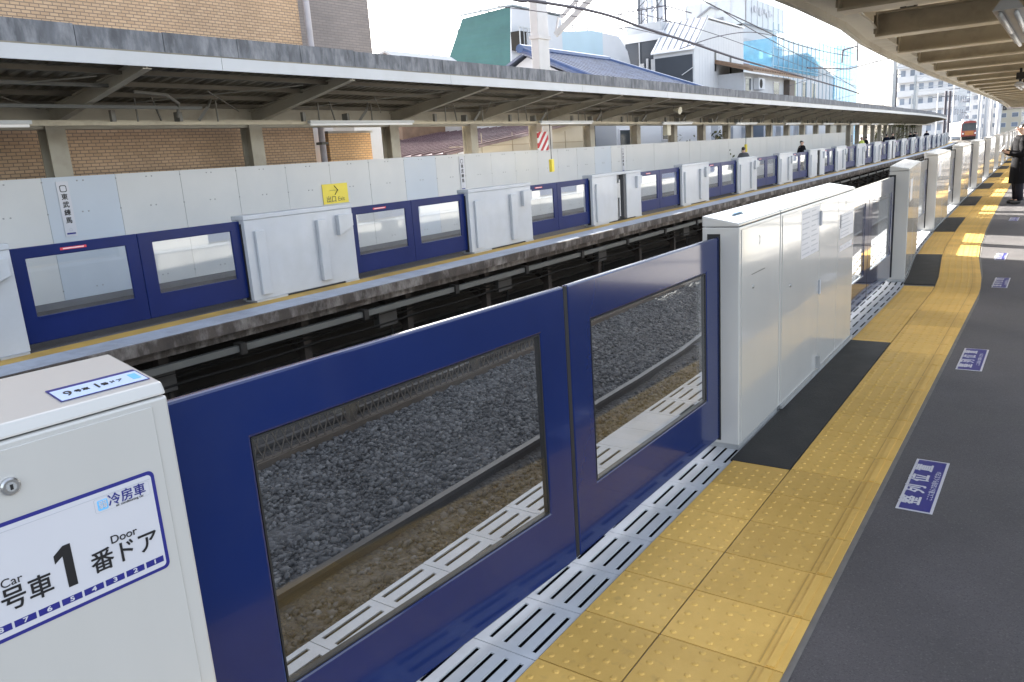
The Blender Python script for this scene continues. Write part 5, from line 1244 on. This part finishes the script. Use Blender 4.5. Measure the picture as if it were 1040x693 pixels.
    for hp_, kn_, an_ in (((0, .085, .88), (.02, .10, .48), (-.02, .10, .08)), ((0, -.085, .88), (0, -.10, .48), (-.03, -.10, .08))):
        a_, b_, c_ = Vector(hp_), Vector(kn_), Vector(an_); mb.tube([a_, a_.lerp(b_, .5), b_, b_.lerp(c_, .5), c_], [.105, .098, .08, .072, .068], 12)
    mb.build('trousers', trs, r, True)
    for V2 in (((-.05, .10, .05), (.06, .105, .05), (.16, .11, .035)), ((-.06, -.10, .05), (.05, -.105, .05), (.15, -.11, .035))): skin('shoe', list(V2), [(0, 1), (1, 2)], [.05, .052, .036], M_shoe, r)
    return r
pn = person((-.79, 20.2, 0), R(205), 'person in long black coat looking at a phone, at the right edge', M_coatk, M_trs, True)
ph = MB().box(-.004, .004, -.038, .038, -.075, .075).build('mobile_phone', M_ink, None, bevel=.003)
Mp = Matrix.Translation((-.79, 20.2, 0)) @ Matrix.Rotation(R(205), 4, 'Z') @ Matrix.Translation((.355, .01, 1.19)) @ Matrix.Rotation(R(-35), 4, 'Y')
ph.matrix_world = Mp; tag(ph, 'dark phone held in both hands by the person at the right edge', 'phone')
person((-.25, 22.4, 0), R(190), 'second person in dark clothes standing just behind the one with the phone', M_coat2, M_trs, False, None, 1.04, False)
FP = [(43.3, -11.4, M_coatk, 'black jacket beside the wall end, leftmost'), (33.4, -11.2, M_coat3, 'grey jacket seen through the glass doors'), (58.2, -11.3, M_coaty, 'lime-yellow jacket, head over the doors'), (62.5, -11.8, M_coatk, 'black coat right of the lime jacket'), (69.2, -11.0, M_coatk, 'dark coat at the start of the row of heads'), (70.3, -11.6, M_coat2, 'navy coat close behind another'), (81, -11.2, M_coatk, 'dark coat under the last bright lamps'), (88, -11.4, M_coat3, 'grey coat farther along the row'), (91, -11.9, M_coatk, 'black coat before the greenery'), (97, -11.3, M_coat2, 'navy coat below the yellow shrubs')]
for i, (y, X, ct, lab) in enumerate(FP):
    person((X+sf(y), y, FZ), R(random.choice((0, 20, -25, 90, 160))), 'far-platform person in '+lab, ct, M_trs, False, 'people waiting on the far platform', random.uniform(.98, 1.06), i % 2 == 0)

# ------------------------------------------------------------------ shrubs behind the far platform
M_leaf = [mat('leaf_olive', (.10, .105, .03), .6, 0, .3, 8), mat('leaf_yellow', (.19, .16, .03), .6, 0, .3, 8), mat('leaf_dark', (.04, .05, .02), .6, 0, .3, 8)]
def shrub(x, y, w, h, label):
    r = empty('shrub', (x, y, FZ), 0, label, 'shrub', 'shrubs behind the far platform')
    mb = MB(); mb.tube([(0, 0, -1.4), (.1, 0, 0), (0, .1, h*.6)], [.09, .07, .03], 6)
    for k in range(5): a = random.uniform(0, 6.28); mb.tube([(0, 0, h*random.uniform(.1, .4)), (w*.4*math.cos(a), w*.4*math.sin(a), h*random.uniform(.5, .85))], [.04, .015], 5)
    mb.build('branches', mat('bark', (.09, .07, .05), .9), r)
    mb = MB(); cl = [(random.gauss(0, w*.3), random.gauss(0, w*.3), random.uniform(.25, .95)*h, random.uniform(.25, .5)) for _ in range(9)]
    for _ in range(650):
        c = random.choice(cl); v = Vector((random.gauss(0, 1), random.gauss(0, 1), random.gauss(0, .8)))*c[3]*.55+Vector(c[:3])
        n = Vector((random.gauss(0, 1), random.gauss(0, 1), random.gauss(.5, 1))).normalized(); u = n.orthogonal().normalized(); q = n.cross(u); s = random.uniform(.05, .11)
        mb.m(random.choice((0, 0, 1, 2))); mb.quad(v-u*s, v-q*s*.5, v+u*s, v+q*s*.5)
    mb.build('foliage', M_leaf, r)
for i, (y, x) in enumerate(((82, -14.4), (86, -14.8), (90, -14.5), (94, -15.2), (98.5, -15.6), (103, -16.2), (108, -17.2))):
    shrub(x, y, 2.0, random.uniform(2.7, 3.3), ['olive leafy shrub', 'yellowish leafy shrub'][i % 2]+' behind the far platform, %s of the row from the left' % NTH[i])
for i, (y, X) in enumerate(((34.3, -13.9), (37.5, -13.95))):
    shrub(X, y, .5, 2.75, ('climbing greenery on a canopy post behind the wall, left one', 'climbing greenery on a canopy post behind the wall, right one')[i])

# ------------------------------------------------------------------ light, sky, camera
SUN = Vector((-2.0, .78, 1.0)).normalized()
el = math.asin(SUN.z); az = math.atan2(SUN.x, SUN.y)
w = bpy.data.worlds.new('World'); SC.world = w; w.use_nodes = True
N, L = w.node_tree.nodes, w.node_tree.links
sk = N.new('ShaderNodeTexSky'); sk.sky_type = 'NISHITA'; sk.sun_disc = False; sk.sun_elevation = el; sk.sun_rotation = az
sk.air_density = 1.; sk.dust_density = 3.; sk.ozone_density = 1.
bg = N['Background']; bg.inputs['Strength'].default_value = .10; hs = N.new('ShaderNodeHueSaturation'); hs.inputs['Saturation'].default_value = .5; L.new(sk.outputs[0], hs.inputs['Color']); L.new(hs.outputs[0], bg.inputs['Color'])
sl = bpy.data.lights.new('sun', 'SUN'); sl.energy = 5.; sl.angle = R(.5); sl.color = (1, .95, .86)
so = bpy.data.objects.new('sun', sl); COL.objects.link(so); so.rotation_euler = SUN.to_track_quat('Z', 'Y').to_euler()
cd = bpy.data.cameras.new('camera'); co = bpy.data.objects.new('camera', cd); COL.objects.link(co); SC.camera = co
cd.sensor_fit = 'HORIZONTAL'; cd.sensor_width = 36; cd.lens = F/1040*36; cd.clip_start = .05; cd.clip_end = 6000
Mx = Matrix((RT, UP, -FW)).transposed().to_4x4(); Mx.translation = (0, 0, EYE); co.matrix_world = Mx
vs = SC.view_settings; vs.view_transform = 'Standard'; vs.look = 'None'; vs.gamma = 1; vs.use_curve_mapping = False
vs.exposure = 2.92
SC.cycles.max_bounces = 8; SC.cycles.transparent_max_bounces = 16
